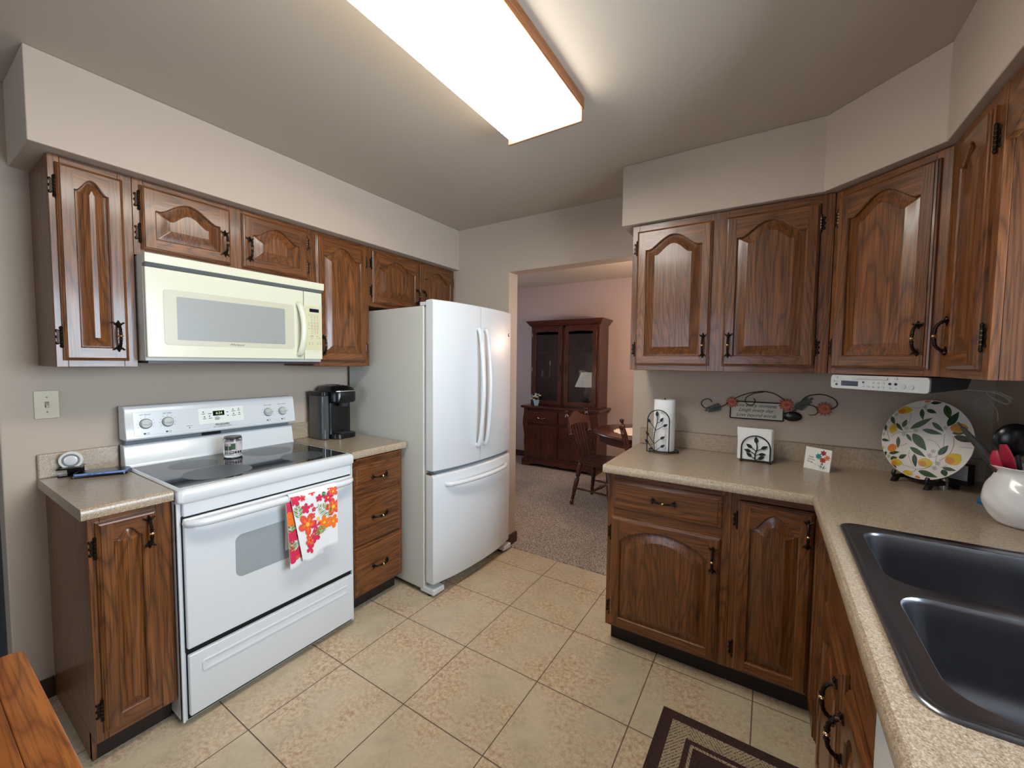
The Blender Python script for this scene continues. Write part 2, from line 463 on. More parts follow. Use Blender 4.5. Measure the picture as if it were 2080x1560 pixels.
def put(me, name, parent, loc, rot=(0,0,0), sc=None):
    o = bpy.data.objects.new(name, me); C.objects.link(o); o.parent = parent; o.location = loc; o.rotation_euler = rot
    if sc: o.scale = sc
    return o

# ------------------------------------------------------------------ cabinet doors and drawer fronts
EDGE = [(0, 0), (0, -.008), (.0045, -.0105), (.005, -.0135), (.0105, -.0155), (.011, -.019)]
def rect_ring(x0, x1, z0, z1, i, y): return [(x0+i, y, z0+i), (x1-i, y, z0+i), (x1-i, y, z1-i), (x0+i, y, z1-i)]
def wn(o):
    md = o.modifiers.new('weighted_normals', 'WEIGHTED_NORMAL'); md.keep_sharp = True; return o
def arch(u, kind):
    u = abs(u)
    if kind == 'seg': return max(0, 1-u*u)**.9
    if kind == 'flat': return 0
    s = .86
    if u > s: return 0
    return (.5*(1+math.cos(PI*u/s)))**.68
def outline(x0, x1, z0, zt, A, d, y, kind, n=28):
    """closed ring: bottom left to right, then the arched top right to left"""
    a, b = x0+d, x1-d; pts = []
    for i in range(n+1): pts.append((a+(b-a)*i/n, y, z0+d))
    for i in range(n+1):
        u = 1-2*i/n
        As = A*((b-a)/(x1-x0))**.6
        pts.append((b-(b-a)*i/n, y, zt-d-As*(1-arch(u, kind)) if kind == 'cat' else zt-A+A*arch(u, kind)-d))
    return pts
def door(parent, x0, x1, z0, z1, hinge='L', pull=None, kind='cat', stile=.044, rise=None, label=None, y=0, hz=None):
    w_, h_ = x1-x0, z1-z0
    m = MB(); vm, hm = 0, 1
    # stepped outer edge: sides get vertical grain, top and bottom horizontal
    rg = [rect_ring(0, w_, 0, h_, i, yy) for i, yy in EDGE]
    for a, b in zip(rg, rg[1:]):
        for j in range(4):
            m.add([a[j], a[(j+1)%4], b[(j+1)%4], b[j]], [(0,1,2,3)], hm if j % 2 == 0 else vm)
    m.add(rg[0], [(3,2,1,0)], vm)
    e = .011; st = min(stile, w_*.26); bt = min(.047, h_*.19)
    ox0, ox1, oz0 = st, w_-st, bt
    top_rail = min(.037, h_*.14) if kind != 'flat' else bt
    A = rise if rise is not None else min(.065, .30*(ox1-ox0)+.005)
    if kind == 'flat': A = 0
    zt = h_-top_rail
    n = 28; yf = -.019
    m.add([(e,yf,e),(ox0,yf,e),(ox0,yf,h_-e),(e,yf,h_-e)], [(0,1,2,3)], vm)
    m.add([(ox1,yf,e),(w_-e,yf,e),(w_-e,yf,h_-e),(ox1,yf,h_-e)], [(0,1,2,3)], vm)
    m.add([(ox0,yf,e),(ox1,yf,e),(ox1,yf,oz0),(ox0,yf,oz0)], [(0,1,2,3)], hm)
    o0 = outline(ox0, ox1, oz0, zt, A, 0, yf, kind, n)
    top = o0[n+1:]
    for i in range(n):
        p, q = top[i], top[i+1]
        m.add([p, (p[0],yf,h_-e), (q[0],yf,h_-e), q], [(0,1,2,3)], hm)
    rr = [o0, outline(ox0, ox1, oz0, zt, A, .004, -.0155, kind, n), outline(ox0, ox1, oz0, zt, A, .005, -.007, kind, n)]
    m.rings(rr, vm)
    d = m.build('door', [oak_v, oak_h], parent, (x0, y, z0), smooth=0)
    if label: d['label'] = label
    # raised panel
    p = MB(); rw = min(.036, (ox1-ox0)*.30)
    R = []
    for dd, yy in ((.0045, -.0065), (.010, -.0068), (.010+rw*.35, -.0095), (.010+rw*.75, -.0155), (.010+rw, -.0175), (.0115+rw, -.0185)):
        R.append(outline(ox0, ox1, oz0, zt, A, dd, yy, kind, n))
    p.rings(R, 0)
    last = R[-1]; N1 = n+1
    for i in range(n):
        p.add([last[i], last[i+1], last[2*N1-2-i], last[2*N1-1-i]], [(0,1,2,3)], 0)
    wn(p.build('panel', [oak_v], d, smooth=26))
    if pull:
        px, pz = pull
        put(pull_me, 'handle', d, (px-x0, -.019, pz-z0))
    if hinge:
        hx = -.002 if hinge == 'L' else w_+.002
        sc = (1, 1, 1) if hinge == 'L' else (-1, 1, 1)
        for zf in (hz or (.085, h_-.085)): put(hinge_me, 'hinge', d, (hx, 0, zf), sc=sc)
    return d
def drawer(parent, x0, x1, z0, z1, pull=True, y=0, name='drawer'):
    w_, h_ = x1-x0, z1-z0; m = MB()
    E2 = EDGE[:-2]+[(.013, -.0145), (.020, -.019)]
    rg = [rect_ring(0, w_, 0, h_, i, yy) for i, yy in E2]
    m.rings(rg, 0, True, True)
    d = m.build(name, [oak_h], parent, (x0, y, z0), smooth=30)
    if pull: put(pull_me, 'handle', d, (w_/2, -.019, h_/2), (0, PI/2, 0))
    return d
def face_frame(parent, stiles, rails, z0, z1, t=.019):
    m = MB()
    for a, b in stiles: m.box(a, b, 0, t, z0, z1, 0)
    for a, b, c, d in rails: m.box(a, b, .0005, t, c, d, 1)
    return m.build('face_frame', [oak_v, oak_h], parent, smooth=0, bev=.0012, seg=1)
def carcass(parent, w_, d0, d, z0, z1): return MB().box(0, w_, d0, d, z0, z1).build('carcass', oak_v, parent, smooth=0, bev=.0015, seg=1)

# ---- upper cabinets on the stove wall (front faces +X)
FX = .303; ZB = 1.377; ZT = 2.133
def left_upper(y0, y1, z0, label):
    r = thing('wall_cabinet', label, 'cabinet', (FX, y0, z0), PI/2, 'oak wall cabinets over the stove wall')
    carcass(r, y1-y0, .019, FX-.002, 0, ZT-z0); return r
r = left_upper(.287, .511, ZB, 'narrow oak wall cabinet with one tall door left of the cream microwave')
W = .224; H = ZT-ZB
face_frame(r, [(0, .03), (W-.04, W)], [(.03, W-.04, 0, .035), (.03, W-.04, H-.035, H)], 0, H)
door(r, .017, .196, .024, .73, 'L', (.164, .12), stile=.043, rise=.045)
r = left_upper(.512, 1.262, 1.829, 'short oak wall cabinet with two doors directly above the cream microwave')
W = .75; H = ZT-1.829
face_frame(r, [(0, .035), (.335, .405), (W-.035, W)], [(.035, .335, 0, .035), (.405, W-.035, 0, .035), (.035, .335, H-.035, H), (.405, W-.035, H-.035, H)], 0, H)
door(r, .022, .346, .025, .281, 'L', (.318, .118), rise=.055, hz=(.065, .195))
door(r, .396, .722, .027, .284, 'R', (.424, .118), rise=.055, hz=(.065, .195))
r = left_upper(1.263, 1.645, ZB, 'oak wall cabinet with one tall door right of the cream microwave')
W = .382; H = ZT-ZB
face_frame(r, [(0, .04), (W-.04, W)], [(.04, W-.04, 0, .035), (.04, W-.04, H-.035, H)], 0, H)
door(r, .020, .354, .028, .735, 'R', (.052, .12))
r = left_upper(1.646, 2.464, 1.761, 'oak wall cabinet with two doors above the white refrigerator')
W = .818; H = ZT-1.761
face_frame(r, [(0, .035), (.405, .46), (W-.03, W)], [(.035, .405, 0, .03), (.46, W-.03, 0, .03), (.035, .405, H-.035, H), (.46, W-.03, H-.035, H)], 0, H)
door(r, .022, .428, .022, .354, 'L', (.400, .11), rise=.06, hz=(.075, .25))
door(r, .438, .806, .022, .354, 'R', (.466, .11), rise=.06, hz=(.075, .25))

# ---- upper cabinets on the far wall, in the corner and over the sink wall
YU = 2.1186
r = thing('wall_cabinet', 'oak wall cabinet with two doors beside the dining room opening', 'cabinet', (1.842, YU, ZB), 0, 'oak wall cabinets over the sink side')
W = .845; H = ZT-ZB
carcass(r, W, .019, YB-YU-.002, 0, H)
face_frame(r, [(0, .035), (.375, .45), (W-.045, W)], [(.035, .375, 0, .035), (.45, W-.045, 0, .035), (.035, .375, H-.035, H), (.45, W-.045, H-.035, H)], 0, H)
door(r, .027, .385, .026, .722, 'L', (.358, .125))
door(r, .441, .797, .026, .722, 'R', (.467, .125))
r = thing('corner_wall_cabinet', 'diagonal oak corner wall cabinet with one wide arched door above the radio', 'cabinet', (2.688, YU, ZB), -PI/4, 'oak wall cabinets over the sink side')
W = .385
cc = math.cos(-PI/4); ss = math.sin(-PI/4)
def to_loc(x, y): dx, dy = x-2.688, y-YU; return (dx*cc+dy*ss, -dx*ss+dy*cc)
poly = [to_loc(*p) for p in ((2.6885, YU+.02), (2.9595, 1.8475), (RX-.002, 1.8475), (RX-.002, YB-.002), (2.6885, YB-.002))]
poly = [(0.0005, .019), (W-.0005, .019)] + poly[2:]
MB().prism(poly, 0, H, 'xy').build('carcass', oak_v, r, smooth=0)
face_frame(r, [(.0005, .032), (W-.045, W-.0005)], [(.032, W-.045, 0, .035), (.032, W-.045, H-.035, H)], 0, H)
door(r, .020, .357, .024, .728, 'L', (.330, .13))
r = thing('wall_cabinet', 'narrow oak wall cabinet between the corner cabinet and the sink window, plain side panel showing', 'cabinet', (2.96, 1.8465, ZB), -PI/2, 'oak wall cabinets over the sink side')
W = .356
carcass(r, W, .019, RX-2.96-.002, 0, H)
face_frame(r, [(0, .06), (W-.05, W)], [(.06, W-.05, 0, .035), (.06, W-.05, H-.035, H)], 0, H)
door(r, .090, .320, .028, .715, 'R', (.118, .13), stile=.045)
# scalloped valance across the sink window
m = MB(); vp = []
y0v, y1v = 1.489, .24
for i in range(61):
    t = i/60; yy = y0v+(y1v-y0v)*t
    u = min(t, 1-t)
    z = 1.985 if u < .03 else (1.985+.115*math.sin(min(1, (u-.03)/.20)*PI/2) if u < .23 else 2.10-.035*math.sin((u-.23)/.27*PI/2)**2)
    vp.append((yy, z))
outl = [(y1v, ZT)] + [(y0v, ZT)] + vp
m.prism(outl, 2.961, 2.980, 'yz')
tag(m.build('window_valance', oak_y, smooth=0, bev=.003), 'scalloped oak valance board above the sink window beside the wall cabinet end', 'valance')

# ---- base cabinets, stove wall
BF = .60; ZCU = .882
def left_base(y0, y1, label):
    r = thing('base_cabinet', label, 'cabinet', (BF, y0, 0), PI/2)
    carcass(r, y1-y0, .019, BF-.002, .1, ZCU)
    box('toe_kick', toe, r, 0.0, y1-y0, .07, .09, 0, .1, 0)
    if y0 < .5: box('end_panel', oak_v, r, 0, .012, .068, BF-.015, 0, .0995, 0)
    return r
r = left_base(.287, .509, 'narrow oak base cabinet with one door left of the white stove')
W = .222
face_frame(r, [(0, .03), (W-.045, W)], [(.03, W-.045, .1, .14), (.03, W-.045, .84, ZCU)], .1, ZCU)
door(r, .018, .178, .128, .862, 'L', (.152, .79), stile=.040, rise=.035)
r = left_base(1.280, 1.642, 'oak base cabinet with three drawers between the stove and the refrigerator')
W = .362
face_frame(r, [(0, .025), (W-.03, W)], [(.025, W-.03, .1, .115), (.025, W-.03, .375, .405), (.025, W-.03, .655, .69), (.025, W-.03, .83, .865), (.025, W-.03, .876, ZCU)], .1, ZCU)
for a, b in ((.682, .836), (.396, .664), (.110, .383)): drawer(r, .014, .345, a, b)
MB().box(.03, .345, -.012, .35, .866, .875).build('bread_board', table_y, r, bev=.002)

# ---- base cabinets, far wall peninsula and sink wall
YF = 1.8646
r = thing('base_cabinet', 'oak base cabinet with a drawer over an arched door beside the dining room opening', 'cabinet', (1.825, YF, 0), 0)
W = .54
carcass(r, W, .019, YB-YF-.002, .1, ZCU)
box('toe_kick', toe, r, .012, W, .06, .08, 0, .1, 0); box('end_panel', oak_v, r, .012, .024, .08, YB-YF-.002, 0, .1, 0)
face_frame(r, [(0, .035), (W-.04, W)], [(.035, W-.04, .1, .13), (.035, W-.04, .65, .715), (.035, W-.04, .84, ZCU)], .1, ZCU)
drawer(r, .027, .508, .706, .850)
door(r, .022, .505, .112, .662, 'L', (.477, .565), kind='seg', rise=.07)
r = thing('corner_base_cabinet', 'oak corner base cabinet with a tall narrow door and a leaf round the corner', 'cabinet', (2.366, YF, 0), 0)
mm = MB().prism([(0, .019), (.303, .019), (.303, -.262), (RX-2.366-.002, -.262), (RX-2.366-.002, YB-YF-.002), (0, YB-YF-.002)], .1, ZCU, 'xy')
mm.build('carcass', oak_v, r, smooth=0)
mk = MB().box(0, .37, .06, .08, 0, .1).box(.37, .39, -.262, .08, 0, .1).build('toe_kick', toe, r)
face_frame(r, [(0, .03)], [(.03, .284, .1, .115), (.03, .284, .845, ZCU)], .1, ZCU)
door(r, .024, .283, .110, .842, 'L', (.262, .755), rise=.07)
leaf = thing('x', 'x', 'x'); del leaf['label'], leaf['category']; leaf.name = 'corner_leaf'
leaf.parent = r; leaf.location = (.303, -.001, 0); leaf.rotation_euler = (0, 0, -PI/2)
d = door(leaf, .022, .245, .110, .842, None, None, rise=.06)
mw = d.matrix_world.copy()
# keep the leaf a direct part of the corner cabinet
d.parent = r; d.location = (.303, -.001-.022, .110); d.rotation_euler = (0, 0, -PI/2); bpy.data.objects.remove(leaf)
SX = 2.669
r = thing('sink_base_cabinet', 'oak sink base cabinet with a plain false front over two doors below the steel sink', 'cabinet', (SX, 1.600, 0), -PI/2)
W = .755
MB().box(0, W, .019, RX-SX-.002, .1, .66).box(0, W, .019, .03, .66, ZCU).build('carcass', oak_v, r, smooth=0)
box('toe_kick', toe, r, 0, W, .07, .09, 0, .1, 0)
face_frame(r, [(0, .045), (.46, .50), (W-.03, W)], [(.045, .46, .1, .13), (.045, .46, .65, .70), (.50, W-.03, .1, .13), (.50, W-.03, .65, .70), (.045, .46, .70, ZCU), (.50, W-.03, .70, ZCU)], .1, ZCU)
door(r, .080, .446, .112, .670, 'L', (.418, .575), y=0)
door(r, .498, .740, .112, .670, 'R', (.526, .565), y=0)
r = thing('dishwasher', 'white dishwasher under the laminate counter at the near end of the sink run', 'dishwasher', (SX, .842, 0), -PI/2)
box('door_front', white, r, .004, .60, -.012, .03, .11, .875, .006)
box('tub', grey, r, .004, .60, .031, .55, .10, .735, 0)
box('kick_plate', darkgrey, r, .004, .60, .05, .07, 0, .10, 0)

# ------------------------------------------------------------------ counters
ZK = .922
NOSE = [(.010, .884), (.002, .887), (0, .893), (0, .912), (.003, .919), (.010, .9235), (.020, .9238), (.032, ZK)]
def counter_straight(name, label, x1, y0, y1, splash=True):
    m = MB()
    rg = [[(x1-d, y, z) for d, z in NOSE] + [(.001, y, ZK), (.001, y, .884)] for y in (y0, y1)]
    m.rings(rg, 0, True, True)
    o = tag(m.build(name, lam_m, smooth=30), label, 'counter')
    if splash:
        s = MB().box(.001, .021, y0, y1, ZK-.0005, 1.020); s.build('backsplash', lam_m, o, bev=.005)
    return o
counter_straight('countertop', 'small speckled tan laminate counter with backsplash left of the stove', .636, .268, .508)
counter_straight('countertop', 'small speckled tan laminate counter between the stove and refrigerator under the coffee maker', .636, 1.272, 1.647)
m = MB()
FY, FXX, XR, Y0 = 1.797, 2.635, RX-.001, -1.20
SH = (2.695, 3.222, .725, 1.515)      # sink cut-out x0 x1 y0 y1
rg = [[(1.818, FY+d, z) for d, z in NOSE], [(FXX+d, FY+d, z) for d, z in NOSE], [(FXX+d, Y0, z) for d, z in NOSE]]
m.rings(rg, 0, closed=False)
t = ZK; b = .884; e = .032; e2 = .010
m.box(1.818, XR, FY+e, YB-.001, b, t)
m.box(1.818, XR, FY+e2, FY+e, b, b+.02)
m.box(FXX+e, XR, SH[3], FY+e, b, t); m.box(FXX+e, XR, Y0, SH[2], b, t)
m.box(FXX+e, SH[0], SH[2], SH[3], b, t); m.box(SH[1], XR, SH[2], SH[3], b, t)
m.add([(1.818, FY+d, z) for d, z in NOSE]+[(1.818, FY+e, b)], [tuple(range(len(NOSE)+1))])
m.add([(FXX+e2, FY+e2, b), (FXX+e, FY+e2, b), (FXX+e, Y0, b), (FXX+e2, Y0, b)], [(0,1,2,3)])
o = tag(m.build('countertop', lam_m, smooth=30), 'large L-shaped speckled tan laminate counter around the sink and corner', 'counter')
MB().box(1.818, XR, YB-.021, YB-.001, ZK-.0005, 1.018).box(XR-.02, XR, Y0, YB-.021, ZK-.0005, 1.018).build('backsplash', lam_m, o, bev=.005)

# ------------------------------------------------------------------ sink
r = thing('kitchen_sink', 'double bowl stainless steel drop-in sink set in the laminate counter', 'sink', (0, 0, 0))
bm = bmesh.new()
ox = (2.677, 3.238, .708, 1.533)
def loop(pts, z):
    vs = [bm.verts.new((p[0], p[1], z)) for p in pts]
    es = [bm.edges.new((vs[i], vs[(i+1) % len(vs)])) for i in range(len(vs))]
    return vs, es
def bridge(a, b):
    for i in range(len(a)): bm.faces.new((a[i], a[(i+1) % len(a)], b[(i+1) % len(a)], b[i]))
prev = None
for d, z in ((0, ZK+.0005), (.002, ZK+.0045), (.008, ZK+.006), (.014, ZK+.0035), (.018, ZK+.003)):
    vs, es = loop(rrect(ox[0]+d, ox[1]-d, ox[2]+d, ox[3]-d, .045-d*.8, 6), z)
    if prev: bridge(prev, vs)
    prev = vs
edges = es
bowls = ((2.722, 3.125, 1.142, 1.488), (2.722, 3.125, .752, 1.096))
for (a, b_, c_, d_) in bowls:
    first = None
    for dd, z, rr in ((0, ZK+.003, .060), (.0015, ZK+.0035, .0595), (.004, ZK+.001, .057), (.006, ZK-.006, .055), (.010, ZK-.05, .055), (.016, .79, .06), (.022, .768, .06), (.034, .754, .06), (.055, .748, .05), (.12, .745, .03)):
        vs, es = loop(rrect(a+dd, b_-dd, c_+dd, d_-dd, rr, 8), z)
        if first is None: first = vs; edges = edges + es
        else: bridge(prevb, vs)
        prevb = vs
    bm.faces.new(prevb)
bmesh.ops.triangle_fill(bm, use_beauty=True, use_dissolve=False, edges=edges)
bmesh.ops.recalc_face_normals(bm, faces=bm.faces)
me = bpy.data.meshes.new('basin'); bm.to_mesh(me); bm.free(); me.materials.append(steel)
me.polygons.foreach_set('use_smooth', [True]*len(me.polygons)); me.set_sharp_from_angle(angle=math.radians(50))
o = bpy.data.objects.new('basin', me); C.objects.link(o); o.parent = r
for (a, b_, c_, d_) in bowls:
    MB().lathe([(.001, -.004), (.03, -.004), (.036, .002), (.045, .004), (.047, .001)], 24, 0, ((a+b_)/2+.03, (c_+d_)/2, .746)).build('drain', chrome, r)

# ------------------------------------------------------------------ electric range
RY = PI/2
r = thing('electric_range', 'white freestanding electric range with black ceramic glass cooktop', 'stove', (0, .512, 0))
RW = .752
MB().box(.02, .636, 0, RW, .018, .885).build('body', white, r, bev=.003)
MB().box(.05, .60, .02, RW-.02, 0, .018).build('base', blackgap, r)
# cooktop rim with the glass set in
m = MB()
m.rings([[(x, y, z) for x, y in rrect(.075-d*0, .664-d, d, RW-d, .018, 5)] for d, z in ((.004, .872), (0, .878), (0, .912), (.004, .921), (.012, .925))], 0, True, False)
m.rings([[(x, y, .925) for x, y in rrect(.075, .652, .012, RW-.012, .012, 5)], [(x, y, .9235) for x, y in rrect(.100, .618, .020, RW-.014, .006, 5)]], 0)
m.build('cooktop_rim', white, r)
MB().prism(rrect(.100, .618, .020, RW-.014, .006, 5), .918, .9242, 'xy').build('cooktop_glass', glassblk, r)
for x, y, rad in ((.475, .205, .112), (.484, .578, .088), (.246, .196, .080), (.236, .530, .100)):
    MB().lathe([(.0, .9243), (rad, .9244), (rad+.004, .9243)], 40, 0, (x, y, 0)).build('burner', burner_m, r)
    MB().lathe([(rad+.010, .92435), (rad+.012, .9244)], 40, 0, (x, y, 0)).build('burner_ring', mat('burner_ring_print', (70, 76, 80), .3), r)
# backguard
m = MB(); m.prism([(.02, .90), (.094, .924), (.086, .936), (.072, 1.014), (.064, 1.022), (.02, 1.022)], 0, RW, 'xz')
m.v = [(a, b, c) for a, b, c in m.v]; m.build('lower_backguard', white, r, bev=.003)
MB().box(.02, .055, .012, RW-.012, 1.0225, 1.0445).build('vent_gap', grey, r)
MB().box(.0555, .058, .30, .385, 1.023, 1.044).build('vent_opening', blackgap, r)
m = MB(); m.prism([(.018, 1.045), (.106, 1.045), (.112, 1.052), (.094, 1.182), (.084, 1.197), (.018, 1.197)], 0, RW, 'xz')
m.build('backguard', white, r, bev=.004)
tl = math.atan2(.018, .130)       # slope of the control face
def cp(y, z, off=0): return (.112-(z-1.052)*math.tan(tl)+off, y, z)
def cpbox(y0, y1, z0, z1, t, m_, name, b=.0):
    mm = MB(); q = [cp(y0, z0, .0002), cp(y1, z0, .0002), cp(y1, z1, .0002), cp(y0, z1, .0002)]
    q2 = [(x+t, y, z) for x, y, z in q]; mm.rings([q, q2], 0, True, True)
    return mm.build(name, m_, r, smooth=0, bev=b)
cpbox(.028, RW-.028, 1.064, 1.168, .0015, white, 'control_panel', .0008)
cpbox(.270, .474, 1.086, 1.164, .0032, mat('keypad_white', (224, 228, 222), .4), 'keypad', .001)
cpbox(.333, .384, 1.124, 1.148, .0046, lcdk, 'clock_display')
TR = (PI/2-tl, 0, PI/2)
text('6:24', .017, ledg, r, cp(.360, 1.136, .005), TR, name='clock_digits')
kn = MATS['keypad_white']; DM = MB()
for y, z in ((.070, 1.116), (.150, 1.116), (.600, 1.117), (.680, 1.116)):
    kx, ky, kz = cp(y, z, .0022)
    m = MB(); m.lathe([(.026, 0), (.026, .0006)], 28, 1); m.lathe([(.021, .0006), (.0205, .008), (.018, .012), (0, .0125)], 28, 0)
    m.box(-.0035, .0035, -.018, .018, .010, .020, 0)
    m.lathe([(.0215, .0006), (.0235, .0012), (.0235, .0006)], 28, 2)
    m.box(-.0006, .0006, .006, .017, .0202, .0206, 3)
    m.build('knob', [grey_l, white, inkl, ink], r, (kx, ky, kz), (0, PI/2-tl, 0))
    for a in range(0, 360, 30):
        pass
    mk = MB()
    for a in range(-120, 150, 30):
        yy = y+.030*math.sin(math.radians(a)); zz_ = z+.030*math.cos(math.radians(a))
        c0 = cp(yy, zz_, .0022); mk.box(c0[0]-.0002, c0[0]+.0002, c0[1]-.0012, c0[1]+.0012, c0[2]-.0012, c0[2]+.0012)
    c0 = cp(y-.006, z-.044, .0022); mk.box(c0[0]-.0002, c0[0]+.0002, y-.010, y-.002, z-.048, z-.041); 
    for yy, zz_ in ((y+.006, z-.041), (y+.006, z-.048), (y+.002, z-.0445), (y+.010, z-.0445)):
        c0 = cp(yy, zz_, .0022); mk.box(c0[0]-.0002, c0[0]+.0002, yy-.004 if abs(zz_-z+.0445) > .002 else yy-.0005, yy+.004 if abs(zz_-z+.0445) > .002 else yy+.0005, zz_-.0005 if abs(zz_-z+.0445) > .002 else zz_-.0035, zz_+.0005 if abs(zz_-z+.0445) > .002 else zz_+.0035)
    DM.v += [] ; o_ = len(DM.v); DM.v += mk.v; DM.f += [[q+o_ for q in f] for f in mk.f]; DM.m += mk.m
DM.build('dial_marks', ink, r, smooth=0)
for y, s_ in ((.070, 'LEFT FRONT'), (.150, 'LEFT REAR'), (.600, 'RIGHT REAR'), (.680, 'RIGHT FRONT')):
    text(s_, .0075, ink, r, cp(y, 1.156, .0022), TR)
text('FRIGIDAIRE', .0125, ink, r, cp(.372, 1.078, .0022), TR, bold=.0004)
text('SELF CLEANING OVEN', .008, ink, r, cp(.372, 1.068, .0022), TR)
mk = MB()
for (y, z, wd) in ((.292, 1.147, .006), (.292, 1.137, .014), (.296, 1.122, .006), (.296, 1.113, .014), (.320, 1.136, .016), (.318, 1.124, .006), (.320, 1.114, .014),
                   (.398, 1.138, .006), (.400, 1.120, .006), (.350, 1.116, .018), (.352, 1.110, .024), (.350, 1.104, .018),
                   (.425, 1.149, .006), (.427, 1.140, .018), (.427, 1.127, .006), (.428, 1.118, .018), (.452, 1.151, .006), (.452, 1.142, .012), (.454, 1.129, .006), (.454, 1.120, .012)):
    c0 = cp(y, z, .0036); h_ = .0024 if wd == .006 else .0014
    mk.box(c0[0]-.0002, c0[0]+.0003, y-wd/2, y+wd/2, z-h_, z+h_)
mk.build('keypad_marks', ink, r, smooth=0)
text('SURFACE', .006, ink, r, cp(.232, 1.086, .0022), TR)
c0 = cp(.232, 1.077, .002); MB().sphere(c0, .0025, 0, 8).build('indicator_light', black, r)
# front
MB().box(.636, .655, .016, RW-.016, .819, .871).build('control_strip', white, r, bev=.006, seg=3)
MB().box(.6365, .640, .014, RW-.014, .29, .818).build('door_gap', blackgap, r)
dd = MB().box(.640, .660, .016, RW-.014, .307, .812).build('oven_door', white, r, bev=.006, seg=3)
w_ = MB(); w_.prism([(y, z) for y, z in rrect(.185, .560, .512, .690, .028, 6)], .6600, .6612, 'yz'); w_.build('oven_window', grey_w2, dd)
hp = smooth_path([(.655, .022, .797), (.676, .030, .797), (.700, .070, .797), (.706, .200, .797), (.707, RW/2, .797), (.706, RW-.200, .797), (.700, RW-.075, .797), (.676, RW-.036, .797), (.655, RW-.026, .797)], 5)
m = MB(); m.tube(hp, [.012+.004*math.sin(PI*i/(len(hp)-1)) for i in range(len(hp))], 12); m.build('handle', white, dd)
dw = MB(); 
dw.box(.640, .660, .018, RW-.014, .042, .282); dw = dw.build('storage_drawer', white, r, bev=.005, seg=3)
m = MB()
m.rings([[(x, y, z) for y, z in rrect(.058+d, .706-d, .196+d*.8, .242-d*.8, max(.004, .012-d), 5)] for d, x in ((0, .6602), (.002, .664), (.008, .6645), (.016, .6612))], 0, False, True)
m.build('drawer_grip', white, dw, smooth=25)
MB().box(.6365, .6395, .016, RW-.014, .024, .30).build('drawer_gap', blackgap, r)
for y in (.004, RW-.004): MB().box(.62, .642, y-.004, y+.004, .02, .872).build('side_trim', white, r, bev=.001)

# ------------------------------------------------------------------ microwave
r = thing('microwave_oven', 'cream over-the-range microwave with grey window hanging under the short cabinet', 'microwave', (0, .516, 0))
MW = .752
MB().box(.002, .372, 0, MW, 1.402, 1.826).build('body', white_tx, r, bev=.003)
MB().box(.012, .36, .012, MW-.012, 1.392, 1.402).build('underside', darkgrey, r)
MB().prism([(.3725, 1.786), (.408, 1.790), (.410, 1.826), (.3725, 1.826)], -.002, MW, 'xz').build('vent_grille', cream, r, bev=.002)
MB().prism([(.3725, 1.776), (.388, 1.776), (.408, 1.7895), (.3725, 1.7855)], 0, MW-.003, 'xz').build('vent_slot', grey, r)
dd = MB().box(.3725, .390, .002, .646, 1.416, 1.775).build('door', cream, r, bev=.004, seg=3)
m = MB(); m.prism([(y, z) for y, z in rrect(.057, .594, 1.468, 1.695, .014, 5)], .390, .3914, 'yz'); m.build('window_surround', cream2, dd, bev=.0006, seg=1)
m = MB(); m.prism([(y, z) for y, z in rrect(.101, .546, 1.490, 1.669, .004, 3)], .3915, .3922, 'yz'); m.build('window', grey_w, dd)
text('Whirlpool', .014, ink, dd, (.3916, .324, 1.478), (PI/2, 0, PI/2), shear=.3)
hp = smooth_path([(.388, .618, 1.442), (.402, .620, 1.447), (.420, .624, 1.50), (.428, .626, 1.572), (.420, .624, 1.645), (.402, .620, 1.696), (.388, .618, 1.702)], 5)
m = MB(); m.tube(hp, .0125, 10); 
m.v = [(x, .622+(y-.622)*1.25, z) for x, y, z in m.v]; m.build('handle', cream, dd)
cpn = MB().box(.3725, .3895, .649, MW-.002, 1.416, 1.775).build('control_panel', cream, r, bev=.003, seg=3)
MB().box(.3896, .3903, .654, MW-.007, 1.464, 1.700).build('keypad', cream3, cpn, smooth=0)
MB().box(.3904, .3908, .678, .731, 1.669, 1.687).build('display', lcd, cpn, smooth=0)
m = MB()
def ring_mark(y, z, rad):
    a = [(.3904, y+rad*math.cos(2*PI*i/12), z+rad*math.sin(2*PI*i/12)) for i in range(12)]
    b_ = [(.3904, y+(rad-.0009)*math.cos(2*PI*i/12), z+(rad-.0009)*math.sin(2*PI*i/12)) for i in range(12)]
    m.rings([a, b_], 0)
for j in range(3):
    for i in range(3): ring_mark(.690+.0165*i, 1.611-.016*j, .0066); m.box(.3903, .3905, .6885+.0165*i, .6915+.0165*i, 1.6085-.016*j, 1.6135-.016*j)
ring_mark(.7065, 1.563, .0066); ring_mark(.690, 1.533, .0075); ring_mark(.722, 1.533, .0075)
for j, z in enumerate((1.652, 1.634)):
    for i in range(3): ring_mark(.690+.0165*i, z, .0058); m.box(.3903, .3905, .686+.0165*i, .694+.0165*i, z-.0095, z-.0080)
for y, z in ((.674, 1.652), (.674, 1.608), (.674, 1.600), (.674, 1.580), (.690, 1.565), (.722, 1.565), (.690, 1.556), (.722, 1.556), (.686, 1.541), (.694, 1.541), (.718, 1.541), (.736, 1.531),
             (.676, 1.505), (.692, 1.505), (.722, 1.505), (.738, 1.505), (.676, 1.497), (.692, 1.497), (.722, 1.497), (.738, 1.497)):
    m.box(.3903, .3905, y-.004, y+.004, z-.0012, z+.0012)
m.build('keypad_marks', inkl, cpn, smooth=0)

